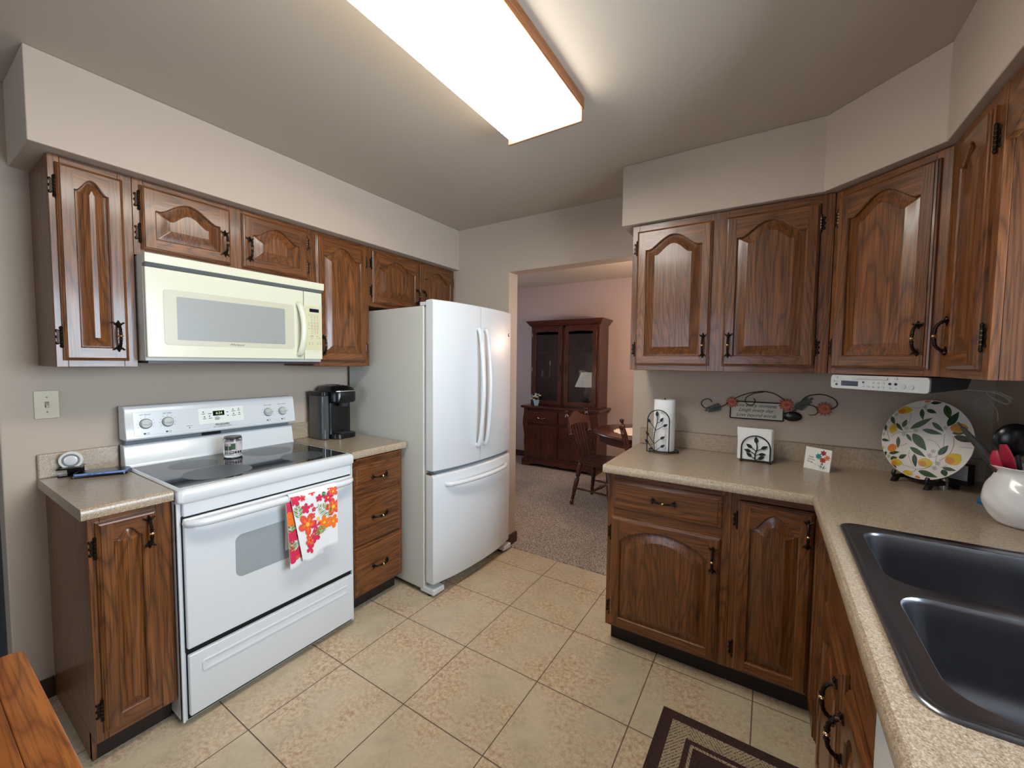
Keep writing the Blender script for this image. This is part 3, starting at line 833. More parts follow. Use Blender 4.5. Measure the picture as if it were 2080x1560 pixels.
# ------------------------------------------------------------------ refrigerator
FRZ = -.04
r = thing('refrigerator', 'tall white french door refrigerator with bowed handles and bottom freezer', 'refrigerator', (.034, 1.688, 0), FRZ)
FWD = .775
MB().box(0, .735, 0, FWD, .035, 1.735).build('cabinet', white_tx, r, bev=.006)
MB().box(.735, .753, .012, FWD-.012, .09, 1.725).build('gasket', mat('gasket_grey', (176, 178, 172), .6), r)
def bulge(y): u = (y-FWD/2)/(FWD/2); return .814+.041*(1-abs(u)**2.4)
def fr_door(y0, y1, z0, z1, name):
    n = 16; m = MB(); rs = []
    for i in range(n+1):
        y = y0+(y1-y0)*i/n; xb = bulge(y); c_ = .004
        rs.append([(.7535, y, z0+.002), (xb-.012, y, z0), (xb-.003, y, z0+c_), (xb, y, z0+.014), (xb, y, z1-.014), (xb-.003, y, z1-c_), (xb-.012, y, z1), (.7535, y, z1-.002)])
    m.rings(rs, 0, True, True)
    return m.build(name, white_fr, r, smooth=28, bev=.0035)
SPL = .383
dl = fr_door(.0, SPL-.0025, .765, 1.768, 'door'); dr = fr_door(SPL+.0025, FWD, .765, 1.768, 'door')
dz = fr_door(.0, FWD, .085, .742, 'freezer_drawer')
MB().box(.745, .80, .02, FWD-.02, .743, .764).build('door_gap', grey, r)
for y, s_, p_ in ((SPL-.036, -1, dl), (SPL+.036, 1, dr)):
    xb = bulge(y)
    hp = smooth_path([(xb-.004, y, .880), (xb+.020, y, .885), (xb+.040, y, 1.00), (xb+.056, y, 1.25), (xb+.040, y, 1.50), (xb+.020, y, 1.610), (xb-.004, y, 1.615)], 6)
    m = MB(); m.tube(hp, .0135, 12); m.v = [(a, y+(b_-y)*1.15, c_) for a, b_, c_ in m.v]; m.build('handle', white_fr, p_)
hy = [.09, .105, .20, FWD/2, FWD-.20, FWD-.105, FWD-.09]; ho = [-.003, .022, .040, .048, .040, .022, -.003]
hp = smooth_path([(bulge(a)+b_, a, .680) for a, b_ in zip(hy, ho)], 6)
MB().tube(hp, .0145, 12).build('handle', white_fr, dz)
for y0_, y1_ in ((.004, .06), (FWD-.06, FWD-.004)):
    MB().box(.70, .775, y0_, y1_, 1.7355, 1.758).build('hinge_cover', white_fr, r, bev=.004)
    MB().box(.70, .815, y0_-.002, y1_+.035, .018, .052).build('foot_cover', white, r, bev=.006)
    MB().lathe([(.018, 0), (.018, .02)], 14, 0, (.76, (y0_+y1_)/2, 0)).build('foot', blackgap, r)
MB().box(.66, .72, .06, FWD-.06, .002, .0345).build('base_grille', darkgrey, r)
MB().box(.757, .80, .0, .04, .743, .752).build('hinge', chrome, r)
xb = bulge(.70); MB().lathe([(.010, 0), (.012, .002), (.009, .004), (0, .004)], 20, 0, (0, 0, 0), 'x').build('badge', chrome, dr, (bulge(.735), .735, 1.605))

# ------------------------------------------------------------------ coffee maker
r = thing('coffee_maker', 'black single serve coffee maker with clear water tank beside the refrigerator', 'coffee maker', (.155, 1.475, ZK), 0)
# local frame: faces +x, tank on the -y side
m = MB()
def prof_c(w0, w1, x0, x1, rr): return rrect(x0, x1, w0, w1, rr, 6)
m.rings([[(x, y, z) for x, y in prof_c(-.040, .125, -.125, .095, .05)] for z in (.0, .012, .030)], 0, True, True)
m.build('drip_base', black, r, bev=.003)
m = MB(); m.rings([[(x, y, z) for x, y in prof_c(-.040, .125, -.125, .018, .03)] for z in (.030, .235)], 0, True, True); m.build('body', black, r)
m = MB(); m.rings([[(x, y, z) for x, y in prof_c(-.042+d, .127-d, -.127+d, .097-d, .052)] for d, z in ((.006, .225), (0, .235), (0, .285), (.004, .300))], 0, True, True); m.build('brew_head', black, r)
m = MB(); m.rings([[(x-sh, y, z) for x, y in prof_c(-.038+d, .123-d, -.122+d, .094-d, .05)] for d, z, sh in ((0, .300, 0), (.006, .316, .004), (.022, .328, .014), (.05, .333, .02))], 0, True, True); m.build('lid', black, r, smooth=50)
m = MB(); m.tube([(x, y, .298) for x, y in prof_c(-.043, .128, -.06, .099, .052)[3:19]], .0035, 8); m.build('chrome_band', chrome, r)
m = MB(); m.rings([[(x, y, z) for x, y in prof_c(-.090, -.0425, -.115, .045, .02)] for z in (.004, .270)], 0, True, True)
m.build('water_tank', mat('smoky_tank', (70, 72, 74), .1, spec=.8), r, bev=.002)
m = MB(); m.rings([[(x, y, z) for x, y in prof_c(-.092, -.0425, -.117, .047, .02)] for z in (.2705, .296)], 0, True, True); m.build('tank_lid', black, r, bev=.002)
MB().box(-.02, .070, .01, .085, .0305, .034).build('drip_tray', darkgrey, r)
MB().lathe([(.024, .200), (.030, .2245)], 20, 0, (.05, .045, 0)).build('spout', darkgrey, r)

# ------------------------------------------------------------------ candle jar on the cooktop
r = thing('candle_jar', 'glass jar candle with printed label standing on the black cooktop', 'candle', (.215, .885, .9246))
m = MB(); m.lathe([(.0, .0), (.036, 0), (.039, .004), (.040, .012), (.040, .088), (.038, .094), (.0365, .094), (.0365, .012), (0, .010)], 32); m.build('jar', glass_c, r)
MB().lathe([(0, .0105), (.036, .0105), (.036, .078), (0, .078)], 28).build('wax', mat('candle_wax', (214, 206, 206), .6), r)
lab = MB()
def cyl(m_, a0, a1, z0, z1, rad, mi, n=8):
    for i in range(n):
        p0 = math.radians(a0+(a1-a0)*i/n); p1 = math.radians(a0+(a1-a0)*(i+1)/n)
        m_.add([(rad*math.cos(p0), rad*math.sin(p0), z0), (rad*math.cos(p1), rad*math.sin(p1), z0), (rad*math.cos(p1), rad*math.sin(p1), z1), (rad*math.cos(p0), rad*math.sin(p0), z1)], [(0,1,2,3)], mi)
lab_m = [mat('label_pale', (206, 196, 200), .6), mat('label_green', (52, 78, 52), .6), mat('label_rose', (176, 132, 140), .6), inkk]
cyl(lab, -85, 55, .018, .078, .0402, 0); cyl(lab, -80, -30, .036, .058, .0403, 1, 4); cyl(lab, -80, -48, .058, .068, .0403, 2, 3)
cyl(lab, -35, -8, .040, .070, .0404, 1, 3); cyl(lab, -75, 40, .020, .031, .0403, 3, 8); cyl(lab, -70, -20, .024, .028, .0404, 0, 4); cyl(lab, 5, 50, .036, .062, .0403, 0, 4)
lab.build('label', lab_m, r, smooth=0)
MB().lathe([(0, .0905), (.0345, .0905), (.0375, .095), (.0375, .100), (.035, .102), (0, .102)], 28).build('lid', mat('tin_lid', (128, 122, 112), .3, metal=.8), r)

# ------------------------------------------------------------------ light switch, phone, charger
r = thing('light_switch', 'beige toggle light switch plate on the wall above the small counter', 'light switch', (0, .3035, 1.2195))
MB().box(.0, .005, -.035, .035, -.057, .057).build('wall_plate', ivory, r, bev=.003)
MB().box(.0051, .006, -.006, .006, -.012, .012).build('toggle_slot', ivoryd, r)
MB().prism([(.005, -.003), (.017, -.010), (.017, -.004), (.005, .006)], -.004, .004, 'xz').build('toggle', ivory, r, bev=.001)
for z in (-.030, .030): MB().lathe([(.003, 0), (.003, .0012)], 10, 0, (0, 0, 0), 'x').build('screw', ivoryd, r, (.005, 0, z))
r = thing('smartphone', 'smartphone in a blue edged case lying on a black charging tray on the small counter', 'phone', (.125, .432, ZK), math.radians(62))
m = MB(); m.rings([[(x, y, z) for x, y in rrect(-.080, .080, -.039, .039, .012, 5)] for z in (.010, .012, .0155, .0175)], 0, True, True); m.build('case', mat('blue_case', (118, 142, 196), .3), r)
m = MB(); m.prism(rrect(-.076, .076, -.036, .036, .010, 5), .0176, .0182, 'xy'); m.build('screen', black, r)
for x in (-.03, -.012, .012): MB().box(x-.006, x+.006, -.0396, -.0388, .0125, .0145).build('side_button', darkgrey, r)
r = thing('charging_tray', 'low black charging tray under the smartphone on the small counter', 'charger', (.125, .432, ZK), math.radians(62))
m = MB(); m.rings([[(x, y, z) for x, y in rrect(-.088+d, .086-d, -.043+d, .043-d, .014, 5)] for d, z in ((.003, 0), (0, .004), (.001, .0098))], 0, True, True); m.build('tray', black, r)
r = thing('charging_stand', 'upright round white and silver charging disc on a small black stand', 'charger', (.045, .360, ZK), math.radians(-20))
MB().box(-.030, .03, -.040, .030, 0, .006).box(-.028, -.018, -.040, .03, .006, .034).box(-.028, .05, -.040, .034, .034, .040).build('stand', black, r, bev=.002)
m = MB(); m.lathe([(.0, -.006), (.034, -.006), (.036, -.003), (.036, .003), (.034, .005), (0, .005)], 36, 0, (0,0,0), 'x'); m.lathe([(.026, .0052), (.027, .0054), (.0255, .0056)], 36, 1, (0,0,0), 'x')
d0 = m.build('disc', [mat('disc_white', (216, 212, 206), .4), inkl], r, (.012, -.002, .066))
MB().lathe([(0, .0056), (.018, .0056), (.0195, .0062), (.018, .0068), (0, .0068)], 32, 0, (0,0,0), 'x').build('charging_face', mat('charging_silver', (236, 236, 240), .25, metal=.3), d0)
MB().tube(smooth_path([(-.024, .0, .03), (-.028, .012, .02), (-.030, .03, .012), (-.035, .05, .006)], 4), .0022, 6).build('power_cord', paper, r)

# ------------------------------------------------------------------ dish towel on the oven handle
towel_cols = [mat('towel_white', (226, 226, 226), .95, spec=.1), mat('towel_coral', (222, 84, 66), .95, spec=.1), mat('towel_orange', (234, 118, 48), .95, spec=.1),
              mat('towel_pink', (206, 52, 84), .95, spec=.1), mat('towel_green', (66, 116, 60), .95, spec=.1), mat('towel_lime', (170, 176, 92), .95, spec=.1), mat('towel_yellow', (246, 184, 72), .95, spec=.1)]
r = thing('dish_towel', 'white dish towel with red and orange tropical flowers draped over the oven handle', 'towel', (0, 0, 0))
def petals(cu, cv, R_, col, cen, n=5, rot=0, asp=.42):
    out = []
    for i in range(n):
        a = rot+2*PI*i/n; pts = []
        for j in range(12):
            b = 2*PI*j/12; pr = R_*.5+R_*.5*math.cos(b); pt = R_*asp*math.sin(b)*(.5+.5*pr/R_+.15)
            pts.append((cu+pr*math.cos(a)-pt*math.sin(a), cv+pr*math.sin(a)+pt*math.cos(a)))
        out.append((pts, col, (cu+R_*.5*math.cos(a), cv+R_*.5*math.sin(a))))
    out.append(([(cu+R_*.2*math.cos(2*PI*j/8), cv+R_*.2*math.sin(2*PI*j/8)) for j in range(8)], cen, (cu, cv)))
    return out
def leafp(u0, v0, u1, v1, wd, col, n=7, bend=0):
    L = math.hypot(u1-u0, v1-v0) or 1; nx, ny = -(v1-v0)/L, (u1-u0)/L; a = []; b = []
    for i in range(n+1):
        t = i/n; h_ = wd*math.sin(PI*t**.8); cb = bend*math.sin(PI*t)
        cx, cy = u0+(u1-u0)*t, v0+(v1-v0)*t
        a.append((cx+nx*(cb+h_), cy+ny*(cb+h_))); b.append((cx+nx*(cb-h_), cy+ny*(cb-h_)))
    return [(a+b[::-1][1:-1], col, ((u0+u1)/2+nx*bend, (v0+v1)/2+ny*bend))]
def palm(u0, v0, u1, v1, wd, c1, c2, n=8):
    out = []; L = math.hypot(u1-u0, v1-v0); dx, dy = (u1-u0)/L, (v1-v0)/L
    for i in range(n):
        t = (i+.5)/n; cx, cy = u0+(u1-u0)*t, v0+(v1-v0)*t; ln = wd*(.35+.65*math.sin(PI*min(1, t+.15)))
        for s_ in (-1, 1):
            ex, ey = cx+(dx*.7-dy*s_)*ln, cy+(dy*.7+dx*s_)*ln
            out += leafp(cx, cy, ex, ey, .0022, c1 if (i+(s_ > 0)) % 2 else c2, 4)
    return out
def flap(name, y0, y1, xf, zb, zt, waves, dec, taper=0, back=False):
    """hanging cloth: u runs along y, v from the bottom hem up; xf gives the distance from the door"""
    NU, NV = 26, 30
    def P(u, v, off=0):
        zb_ = zb(u); z = zb_+(zt(u)-zb_)*v
        yy = y0+(y1-y0)*u+taper*(1-v)*(1-u)
        x = xf+waves*math.sin(u*8.0+.7)*(1-v)**.8+off
        if v > .93:                       # round the bar
            q = (v-.93)/.07; x -= .019*(1-math.cos(q*PI/2))
        return (x, yy, z)
    m = MB(); g = [[P(i/NU, j/NV) for i in range(NU+1)] for j in range(NV+1)]
    for j in range(NV):
        for i in range(NU):
            m.add([g[j][i], g[j][i+1], g[j+1][i+1], g[j+1][i]], [(0,1,2,3)], 0)
    H_ = zt(.5)-zb(.5); Wd = y1-y0
    for pts, col, cen in dec:            # printed motifs, in metres from the lower corner
        q = [(min(max(a, .001), Wd-.001)/Wd, min(max(b, .002), H_-.002)/H_) for a, b in pts]
        c = (min(max(cen[0], .001), Wd-.001)/Wd, min(max(cen[1], .002), H_-.002)/H_)
        o_ = [P(a, b, .0016) for a, b in q]; c_ = P(c[0], c[1], .0016)
        o_ = [(x+.0003*col, y, z) for x, y, z in o_]; c_ = (c_[0]+.0003*col, c_[1], c_[2])
        for i in range(len(o_)): m.add([c_, o_[i], o_[(i+1) % len(o_)]], [(0,1,2)], col)
    return m, P
D = []
def bloom(u, v, R_, c1, c2, cen=6, rot=0, n=5):
    o = petals(u, v, R_, c1, cen, n, rot, .36); o += [(p, c2, c) for p, _, c in petals(u, v, R_*.62, c2, c2, n, rot, .22)[:-1]]
    o.append(([(u+R_*.14*math.cos(2*PI*j/8), v+R_*.14*math.sin(2*PI*j/8)) for j in range(8)], cen, (u, v))); return o
D += bloom(.058, .152, .050, 1, 2, 6, .9); D += bloom(.148, .120, .036, 2, 1, 6, .3); D += bloom(.198, .112, .036, 2, 1, 6, 1.1)
D += bloom(.202, .186, .046, 1, 2, 6, .5); D += bloom(.176, .238, .026, 3, 1, 6, .2); D += bloom(.204, .262, .030, 1, 2, 6, .6)
D += bloom(.060, .222, .024, 3, 1, 1, .1); D += bloom(.090, .176, .016, 1, 3, 5, .5); D += bloom(.100, .204, .012, 3, 1, 5, .2); D += bloom(.092, .226, .010, 3, 1, 5, .7)
D += bloom(.132, .248, .019, 3, 1, 1, .2); D += bloom(.052, .270, .015, 1, 3, 3, .4); D += bloom(.014, .270, .030, 3, 1, 1, .2); D += bloom(.100, .286, .018, 1, 3, 3, .9)
D += bloom(.152, .292, .012, 3, 1, 1, .3); D += bloom(.186, .290, .016, 1, 3, 3, .6); D += petals(.100, .122, .030, 3, 3, 5, .2, .2)
D += bloom(.062, .078, .030, 1, 2, 3, .9); D += bloom(.098, .078, .030, 3, 1, 1, .3); D += bloom(.055, .044, .026, 3, 1, 3, .4, 4); D += bloom(.118, .152, .010, 6, 5, 2, .4)
D += palm(.20, .150, .120, .212, .034, 4, 5, 9); D += palm(.020, .186, .024, .245, .026, 4, 5, 7); D += palm(.168, .262, .148, .262, .015, 4, 4, 4)
D += palm(.118, .072, .140, .104, .028, 4, 5, 6); D += palm(.118, .072, .105, .100, .022, 4, 5, 5)
m, Pf = flap('front', .886, 1.114, .7295, lambda u: .514-.012*math.sin(PI*min(1, u*2.2))*(u < .45)+.018*max(0, min(1, (u-.35)*3)), lambda u: .815-.004*u, .0045, D, .050)
# band of plain cotton with a short fringe along the hem
for i in range(40):
    u = (i+.5)/40; p = Pf(u, 0); m.box(p[0]-.0004, p[0]+.0004, p[1]-.0016, p[1]+.0016, p[2]-.007-.003*(i % 3 == 0), p[2]+.001, 0)
o = m.build('front_layer', towel_cols, r, smooth=60)
D2 = petals(.010, .27, .03, 3, 1, 5, .3)+petals(.014, .215, .045, 2, 1, 5, .4)+palm(.008, .150, .014, .185, .03, 5, 4, 5)+petals(.015, .135, .035, 3, 1, 5, .8)+palm(.004, .07, .020, .11, .03, 4, 5, 6)+petals(.012, .055, .04, 3, 3, 4, .1)+petals(.045, .05, .03, 1, 3, 5, .3)+petals(.13, .04, .035, 3, 1, 5, .3)
m, Pb = flap('back', .872, 1.045, .7175, lambda u: .488+.020*u, lambda u: .800, .004, D2, taper=.015)
for i in range(30):
    u = (i+.5)/30; p = Pb(u, 0); m.box(p[0]-.0004, p[0]+.0004, p[1]-.0016, p[1]+.0016, p[2]-.008, p[2]+.001, 0)
m.build('back_layer', towel_cols, r, smooth=60)
m = MB()
for j in range(8):
    a0, a1 = PI*j/8, PI*(j+1)/8
    q = [(.7065+.0195*math.cos(a), .7975+.0195*math.sin(a)) for a in (a0, a1)]
    m.add([(q[0][0], .886, q[0][1]), (q[0][0], 1.114, q[0][1]), (q[1][0], 1.114, q[1][1]), (q[1][0], .886, q[1][1])], [(0,1,2,3)], 0)
m.add([(.687, .886, .7975), (.687, 1.114, .7975), (.682, 1.114, .56), (.682, .886, .56)], [(0,1,2,3)], 0)
m.build('back_drop', towel_cols, r, smooth=60)

# ------------------------------------------------------------------ rug
r = thing('kitchen_rug', 'brown and tan bordered kitchen rug lying on the tile by the sink', 'rug', (2.165, 1.614, 0), math.radians(-1.2))
RWX, RLY = .500, .82
m = MB()
def rl(d, z): return [(d, -d, z), (RWX-d, -d, z), (RWX-d, -RLY+d, z), (d, -RLY+d, z)]
def sub(r_, n=10):
    out = []
    for i in range(4):
        a, b = r_[i], r_[(i+1) % 4]
        for j in range(n): t = j/n; out.append(tuple(a[k]+(b[k]-a[k])*t for k in range(3)))
    return out
levels = [(0, .001, 0), (.0, .010, 0), (.003, .0135, 0), (.045, .0135, 0), (.046, .0130, 1), (.104, .0125, 1), (.105, .0135, 0), (.123, .0135, 0), (.124, .0125, 1), (.133, .0125, 1), (.134, .0135, 0)]
R = [sub(rl(d, z)) for d, z, c_ in levels]
m.rings(R, [levels[i+1][2] for i in range(len(R)-1)], True, True)
m.build('pile', [rug_b, rug_t], r, smooth=0)

# ------------------------------------------------------------------ kitchen table, near left corner
r = thing('kitchen_table', 'orange oak kitchen table corner in the near left foreground', 'table', (1.07, .088, 0))
m = MB(); m.prism(rrect(0, 1.05, -.95, -.0516, .002, 2), .722, .750, 'xy'); m.build('table_top', table_x, r, bev=.0012)
m = MB()
pts = [(0, -.0515), (0, -.022)]+[(.022-.022*math.cos(a*PI/12), -.022+.022*math.sin(a*PI/12)) for a in range(1, 6)]+[(.022, 0), (1.05, 0), (1.05, -.0515)]
m.prism(pts, .720, .750, 'xy'); m.build('edge_board', table_x, r, bev=.003)
MB().box(.06, .99, -.90, -.07, .63, .7195).build('apron', table_x, r)
for x in (.06, .93):
    for y in (-.95, -.13): MB().lathe([(.022, 0), (.03, .04), (.024, .10), (.036, .30), (.030, .50), (.038, .56), (.038, .7195)], 14, 0, (x+.03, y+.03, 0)).build('leg', table_x, r)

# ------------------------------------------------------------------ paper towel holder and roll
def leaf_plate(m, c, ang, L, W_, y, mi=0, t=.0012):
    """small solid metal leaf in the xz plane"""
    ca, sa = math.cos(ang), math.sin(ang); a = []; b = []
    for i in range(9):
        s_ = i/8; h_ = W_*math.sin(PI*s_**1.0)*(1.15-.45*s_)
        a.append((s_*L, h_)); b.append((s_*L, -h_))
    pts = [(c[0]+p*ca-q*sa, c[1]+p*sa+q*ca) for p, q in a+b[::-1][1:-1]]
    m.prism(pts, y-t, y+t, 'xz', mi)
r = thing('paper_towel_holder', 'black wire paper towel holder with leaf pattern arch at the counter end', 'holder', (1.985, 2.262, ZK))
m = MB()
yf = -.056
x0, x1 = -.062, .052; ztop = .238; ra = (x1-x0)/2
arc = [(x0, yf, .008), (x0, yf, .12)]+[(x0+ra-ra*math.cos(PI*i/14), yf, ztop-ra*1.0+ra*math.sin(PI*i/14)) for i in range(15)]+[(x1, yf, .12), (x1, yf, .008)]
m.tube(arc, .0028, 8); m.build('front_arch', blackm, r)
m = MB(); m.tube([(.012+.078*math.cos(2*PI*i/32), .012+.066*math.sin(2*PI*i/32), .008) for i in range(32)], .0035, 8, closed=True)
m.tube([(-.066, .012, .008), (.09, .012, .008)], .003, 8); m.tube([(x0, yf, .008), (x1, yf, .008)], .003, 8)
for x, y in ((-.05, -.045), (.085, .012), (.0, .075)): m.sphere((x, y, .0045), .0045)
m.build('base_ring', blackm, r)
MB().tube([(.012, .012, .008), (.012, .012, .30)], .003, 8).build('spindle', blackm, r)
m = MB(); vine = smooth_path([(-.022, yf, .010), (-.026, yf, .07), (-.022, yf, .12), (-.012, yf, .17), (-.012, yf, .205)], 5); m.tube(vine, .0024, 6)
for (bx, bz, ex, ez, ang) in ((-.026, .050, .006, .080, .6), (-.024, .008, .008, .035, .6), (-.020, .125, .018, .150, .5), (-.012, .165, .004, .174, 1.0),
                             (-.027, .055, -.052, .092, 2.2), (-.024, .012, -.054, .05, 2.3), (-.018, .128, -.046, .165, 2.2)):
    m.tube([(bx, yf, bz), (ex, yf, ez)], .0018, 6); leaf_plate(m, (ex, ez), ang, .030, .0078, yf)
leaf_plate(m, (-.012, .200), PI/2+.05, .034, .0085, yf)
m.build('leaf_vine', blackm, r)
r2 = thing('paper_towel_roll', 'tall white paper towel roll standing on the black wire holder', 'paper towel', (1.997, 2.274, ZK+.012))
pt_m = mat('quilted_paper', (234, 234, 236), .95, spec=.1); k = N(pt_m)
q = k.noise(k.coord(), 55, 2, .5); k.bump(k.ramp(q, [(.46, (0,0,0,1)), (.54, (1,1,1,1))]), .5, .002)
MB().lathe([(.019, 0), (.054, 0), (.0555, .003), (.0555, .277), (.054, .280), (.019, .280), (.019, 0)], 48).build('roll', pt_m, r2, smooth=30)
MB().lathe([(.0175, 0.001), (.0187, .001), (.0187, .279), (.0175, .279), (.0175, .001)], 24).build('core', mat('cardboard_core', (150, 120, 88), .9), r2)

# ------------------------------------------------------------------ napkin holder and napkins
r = thing('napkin_holder', 'black metal napkin holder with arched leaf pattern front', 'holder', (2.435, 2.285, ZK))
def nap_arch(y):
    m = MB(); x0, x1, zt = -.062, .062, .134; ra = .062
    arc = [(x0, y, .008), (x0, y, .07)]+[(-ra*math.cos(PI*i/16), y, .072+ra*math.sin(PI*i/16)) for i in range(17)]+[(x1, y, .07), (x1, y, .008)]
    m.tube(arc, .003, 8); m.tube([(x0, y, .009), (x1, y, .009)], .0032, 8)
    vine = smooth_path([(.0, y, .010), (-.002, y, .04), (.006, y, .070), (.003, y, .10)], 5); m.tube(vine, .0028, 6)
    for (bx, bz, ex, ez, ang) in ((0, .010, .010, .018, .5), (-.001, .035, .012, .042, .12), (.006, .060, .022, .070, .55), (-.001, .018, -.014, .026, 2.45), (-.001, .040, -.018, .052, 2.85), (.003, .055, -.014, .072, 2.55)):
        m.tube([(bx, y, bz), (ex, y, ez)], .0020, 6); leaf_plate(m, (ex, ez), ang, .034, .0088, y)
    leaf_plate(m, (.003, .095), PI/2+.12, .036, .0095, y)
    return m
nap_arch(-.006).build('front_panel', blackm, r); nap_arch(.052).build('back_panel', blackm, r)
m = MB()
for x in (-.062, .062):
    m.tube([(x, -.014, .007), (x, .060, .007)], .0032, 8)
    for y in (-.014, .060): m.sphere((x, y, .0055), .0055)
m.build('base_rails', blackm, r)
r2 = thing('napkin_stack', 'stack of folded white paper napkins in the black metal holder', 'napkins', (2.428, 2.285, ZK+.012))
m = MB(); nl = 12
for i in range(nl):
    y = .0+.0038*i; x0 = -.072+.0015*math.sin(i*1.7); x1 = .072+.012*(i/nl)+.002*math.sin(i*2.3)
    tp = .160+.003*math.sin(i*1.1); q = []
    for j in range(9):
        xx = x0+(x1-x0)*j/8; q.append((xx, y+.006*math.sin(j*.7+i*.2)*(1 if i > 0 else .4)*.3, xx))
    lo = [(p[0], p[1], 0) for p in q]; md = [(p[0], p[1]-.0005, .085) for p in q]; hi = [(p[0]-.004, p[1]+(.006 if i == 0 else .002), tp-.012*(j/8 if i == 0 else .6)) for j, p in enumerate(q)]
    f_ = [lo, md, hi]; b_ = [[(a, b+.0026, c_) for a, b, c_ in rr] for rr in f_]
    rg = [lo+b_[0][::-1], md+b_[1][::-1], hi+b_[2][::-1]]
    m.rings(rg, 0, True, True)
m.build('napkins', paper, r2, smooth=40)

# ------------------------------------------------------------------ small flower card
r = thing('flower_card', 'small square white card with painted flowers leaning on the backsplash corner', 'card', (2.633, 2.311, ZK), math.radians(-34))
cw, chh, ct = .112, .102, .009
tilt = Matrix.Rotation(math.radians(-9), 4, 'X')
body = MB().box(0, cw, 0, ct, 0, chh).build('card_block', mat('card_white', (228, 224, 216), .6), r, rot=(math.radians(-9), 0, 0), bev=.001)
cm = [mat('card_crimson', (150, 30, 56), .6), mat('card_teal', (46, 138, 142), .6), mat('card_orange', (216, 128, 74), .6), mat('card_red', (170, 58, 40), .6), mat('card_green', (70, 92, 62), .6), inkk]
m = MB()
def flat(m, dec, y=-.0004):
    for pts, col, cen in dec:
        for i in range(len(pts)): m.add([(cen[0], y-.00004*col, cen[1]), (pts[i][0], y-.00004*col, pts[i][1]), (pts[(i+1) % len(pts)][0], y-.00004*col, pts[(i+1) % len(pts)][1])], [(0,1,2)], col)
D = petals(.078, .083, .013, 0, 3, 6, .5, .3)+petals(.060, .065, .014, 1, 1, 7, .2, .28)+petals(.096, .064, .013, 2, 3, 7, .1, .28)+petals(.079, .050, .014, 3, 0, 7, .3, .28)
D += leafp(.079, .036, .0795, .016, .0009, 4)+leafp(.079, .012, .070, .030, .002, 4)+leafp(.082, .012, .092, .028, .002, 4)+leafp(.077, .012, .060, .026, .0012, 4)+leafp(.082, .010, .098, .020, .0014, 4)+leafp(.072, .034, .084, .030, .003, 4)+leafp(.066, .010, .096, .006, .0006, 4)
flat(m, D); m.build('painted_flowers', cm, body, smooth=0)
m = MB()
for z, x0_, x1_ in ((.058, .018, .040), (.047, .014, .046), (.035, .014, .038)):
    n = 22; pth = [(x0_+(x1_-x0_)*i/n+.0012*math.sin(i*1.7), -.0006, z+.0032*math.sin(i*1.35)+(.003 if i in (0, 1, 9) else 0)-(x0_+(x1_-x0_)*i/n)*.06) for i in range(n+1)]
    m.tube(pth, .0006, 4)
m.tube([(.030, -.0006, .030), (.056, -.0006, .026)], .0004, 4)
m.build('handwritten_lines', inkk, body, smooth=0)

# ------------------------------------------------------------------ metal wall art with the motto
r = thing('wall_sign', 'black metal scroll wall sign with orange flowers and a cream motto plaque', 'wall art', (0, YB-.001, 0))
MB().box(2.306, 2.546, -.008, -.005, 1.122, 1.208).build('plaque', mat('plaque_cream', (196, 192, 176), .6), r)
m = MB(); fr = [(2.305, -.010, 1.211), (2.548, -.010, 1.211), (2.548, -.010, 1.120), (2.305, -.010, 1.120)]
for i in range(4): m.tube([fr[i], fr[(i+1) % 4]], .0032, 6)
m.build('plaque_frame', blackm, r)
m = MB()
def sc(pts, rad=.0024, y=-.012): m.tube(smooth_path([(a, y, b) for a, b in pts], 6), rad, 6)
sc([(2.212, 1.199), (2.203, 1.212), (2.186, 1.216), (2.165, 1.206), (2.158, 1.188), (2.167, 1.172), (2.190, 1.162), (2.235, 1.168), (2.272, 1.184), (2.302, 1.208), (2.334, 1.232), (2.39, 1.258), (2.459, 1.270), (2.51, 1.258), (2.555, 1.225)])
sc([(2.459, 1.268), (2.41, 1.256), (2.380, 1.236), (2.374, 1.212), (2.386, 1.197), (2.404, 1.194), (2.417, 1.206), (2.419, 1.220), (2.412, 1.232)], .002)
sc([(2.590, 1.172), (2.605, 1.200), (2.635, 1.246), (2.668, 1.263), (2.709, 1.266), (2.748, 1.250), (2.765, 1.226), (2.757, 1.206), (2.735, 1.198), (2.712, 1.202)])
sc([(2.612, 1.204), (2.650, 1.212), (2.678, 1.204), (2.690, 1.186), (2.684, 1.168), (2.668, 1.161), (2.654, 1.163)], .002)
sc([(2.575, 1.170), (2.572, 1.190), (2.562, 1.212)], .0015); sc([(2.596, 1.170), (2.606, 1.188), (2.616, 1.202)], .0015); sc([(2.583, 1.170), (2.590, 1.19), (2.60, 1.21)], .0015)
m.build('scroll_wire', blackm, r)
def metal_flower(x, z, R_, name='flower'):
    m = MB(); n = 13
    for lay, (rr, y) in enumerate(((R_, -.012), (R_*.74, -.016))):
        for i in range(n):
            a = 2*PI*(i+.5*lay)/n; pts = []
            for s_, h_ in ((.2, .07), (.5, .17), (.75, .13), (1.0, 0), (.75, -.13), (.5, -.17), (.2, -.07)):
                pts.append((x+rr*(s_*math.cos(a)-h_*math.sin(a)), z+rr*(s_*math.sin(a)+h_*math.cos(a))))
            m.prism(pts, y-.0008-.0002*(i % 2), y+.0004, 'xz', lay)
    m.lathe([(0, -.022), (R_*.22, -.020), (R_*.28, -.015)][::-1], 14, 2, (x, 0, z), 'x'); 
    m.sphere((x, -.018, z), R_*.24, 2, 10, (1, .4, 1)); return m
cols = [mat('flower_rust', (150, 66, 36), .5), mat('flower_orange', (190, 92, 50), .45), mat('flower_centre', (150, 84, 40), .4)]
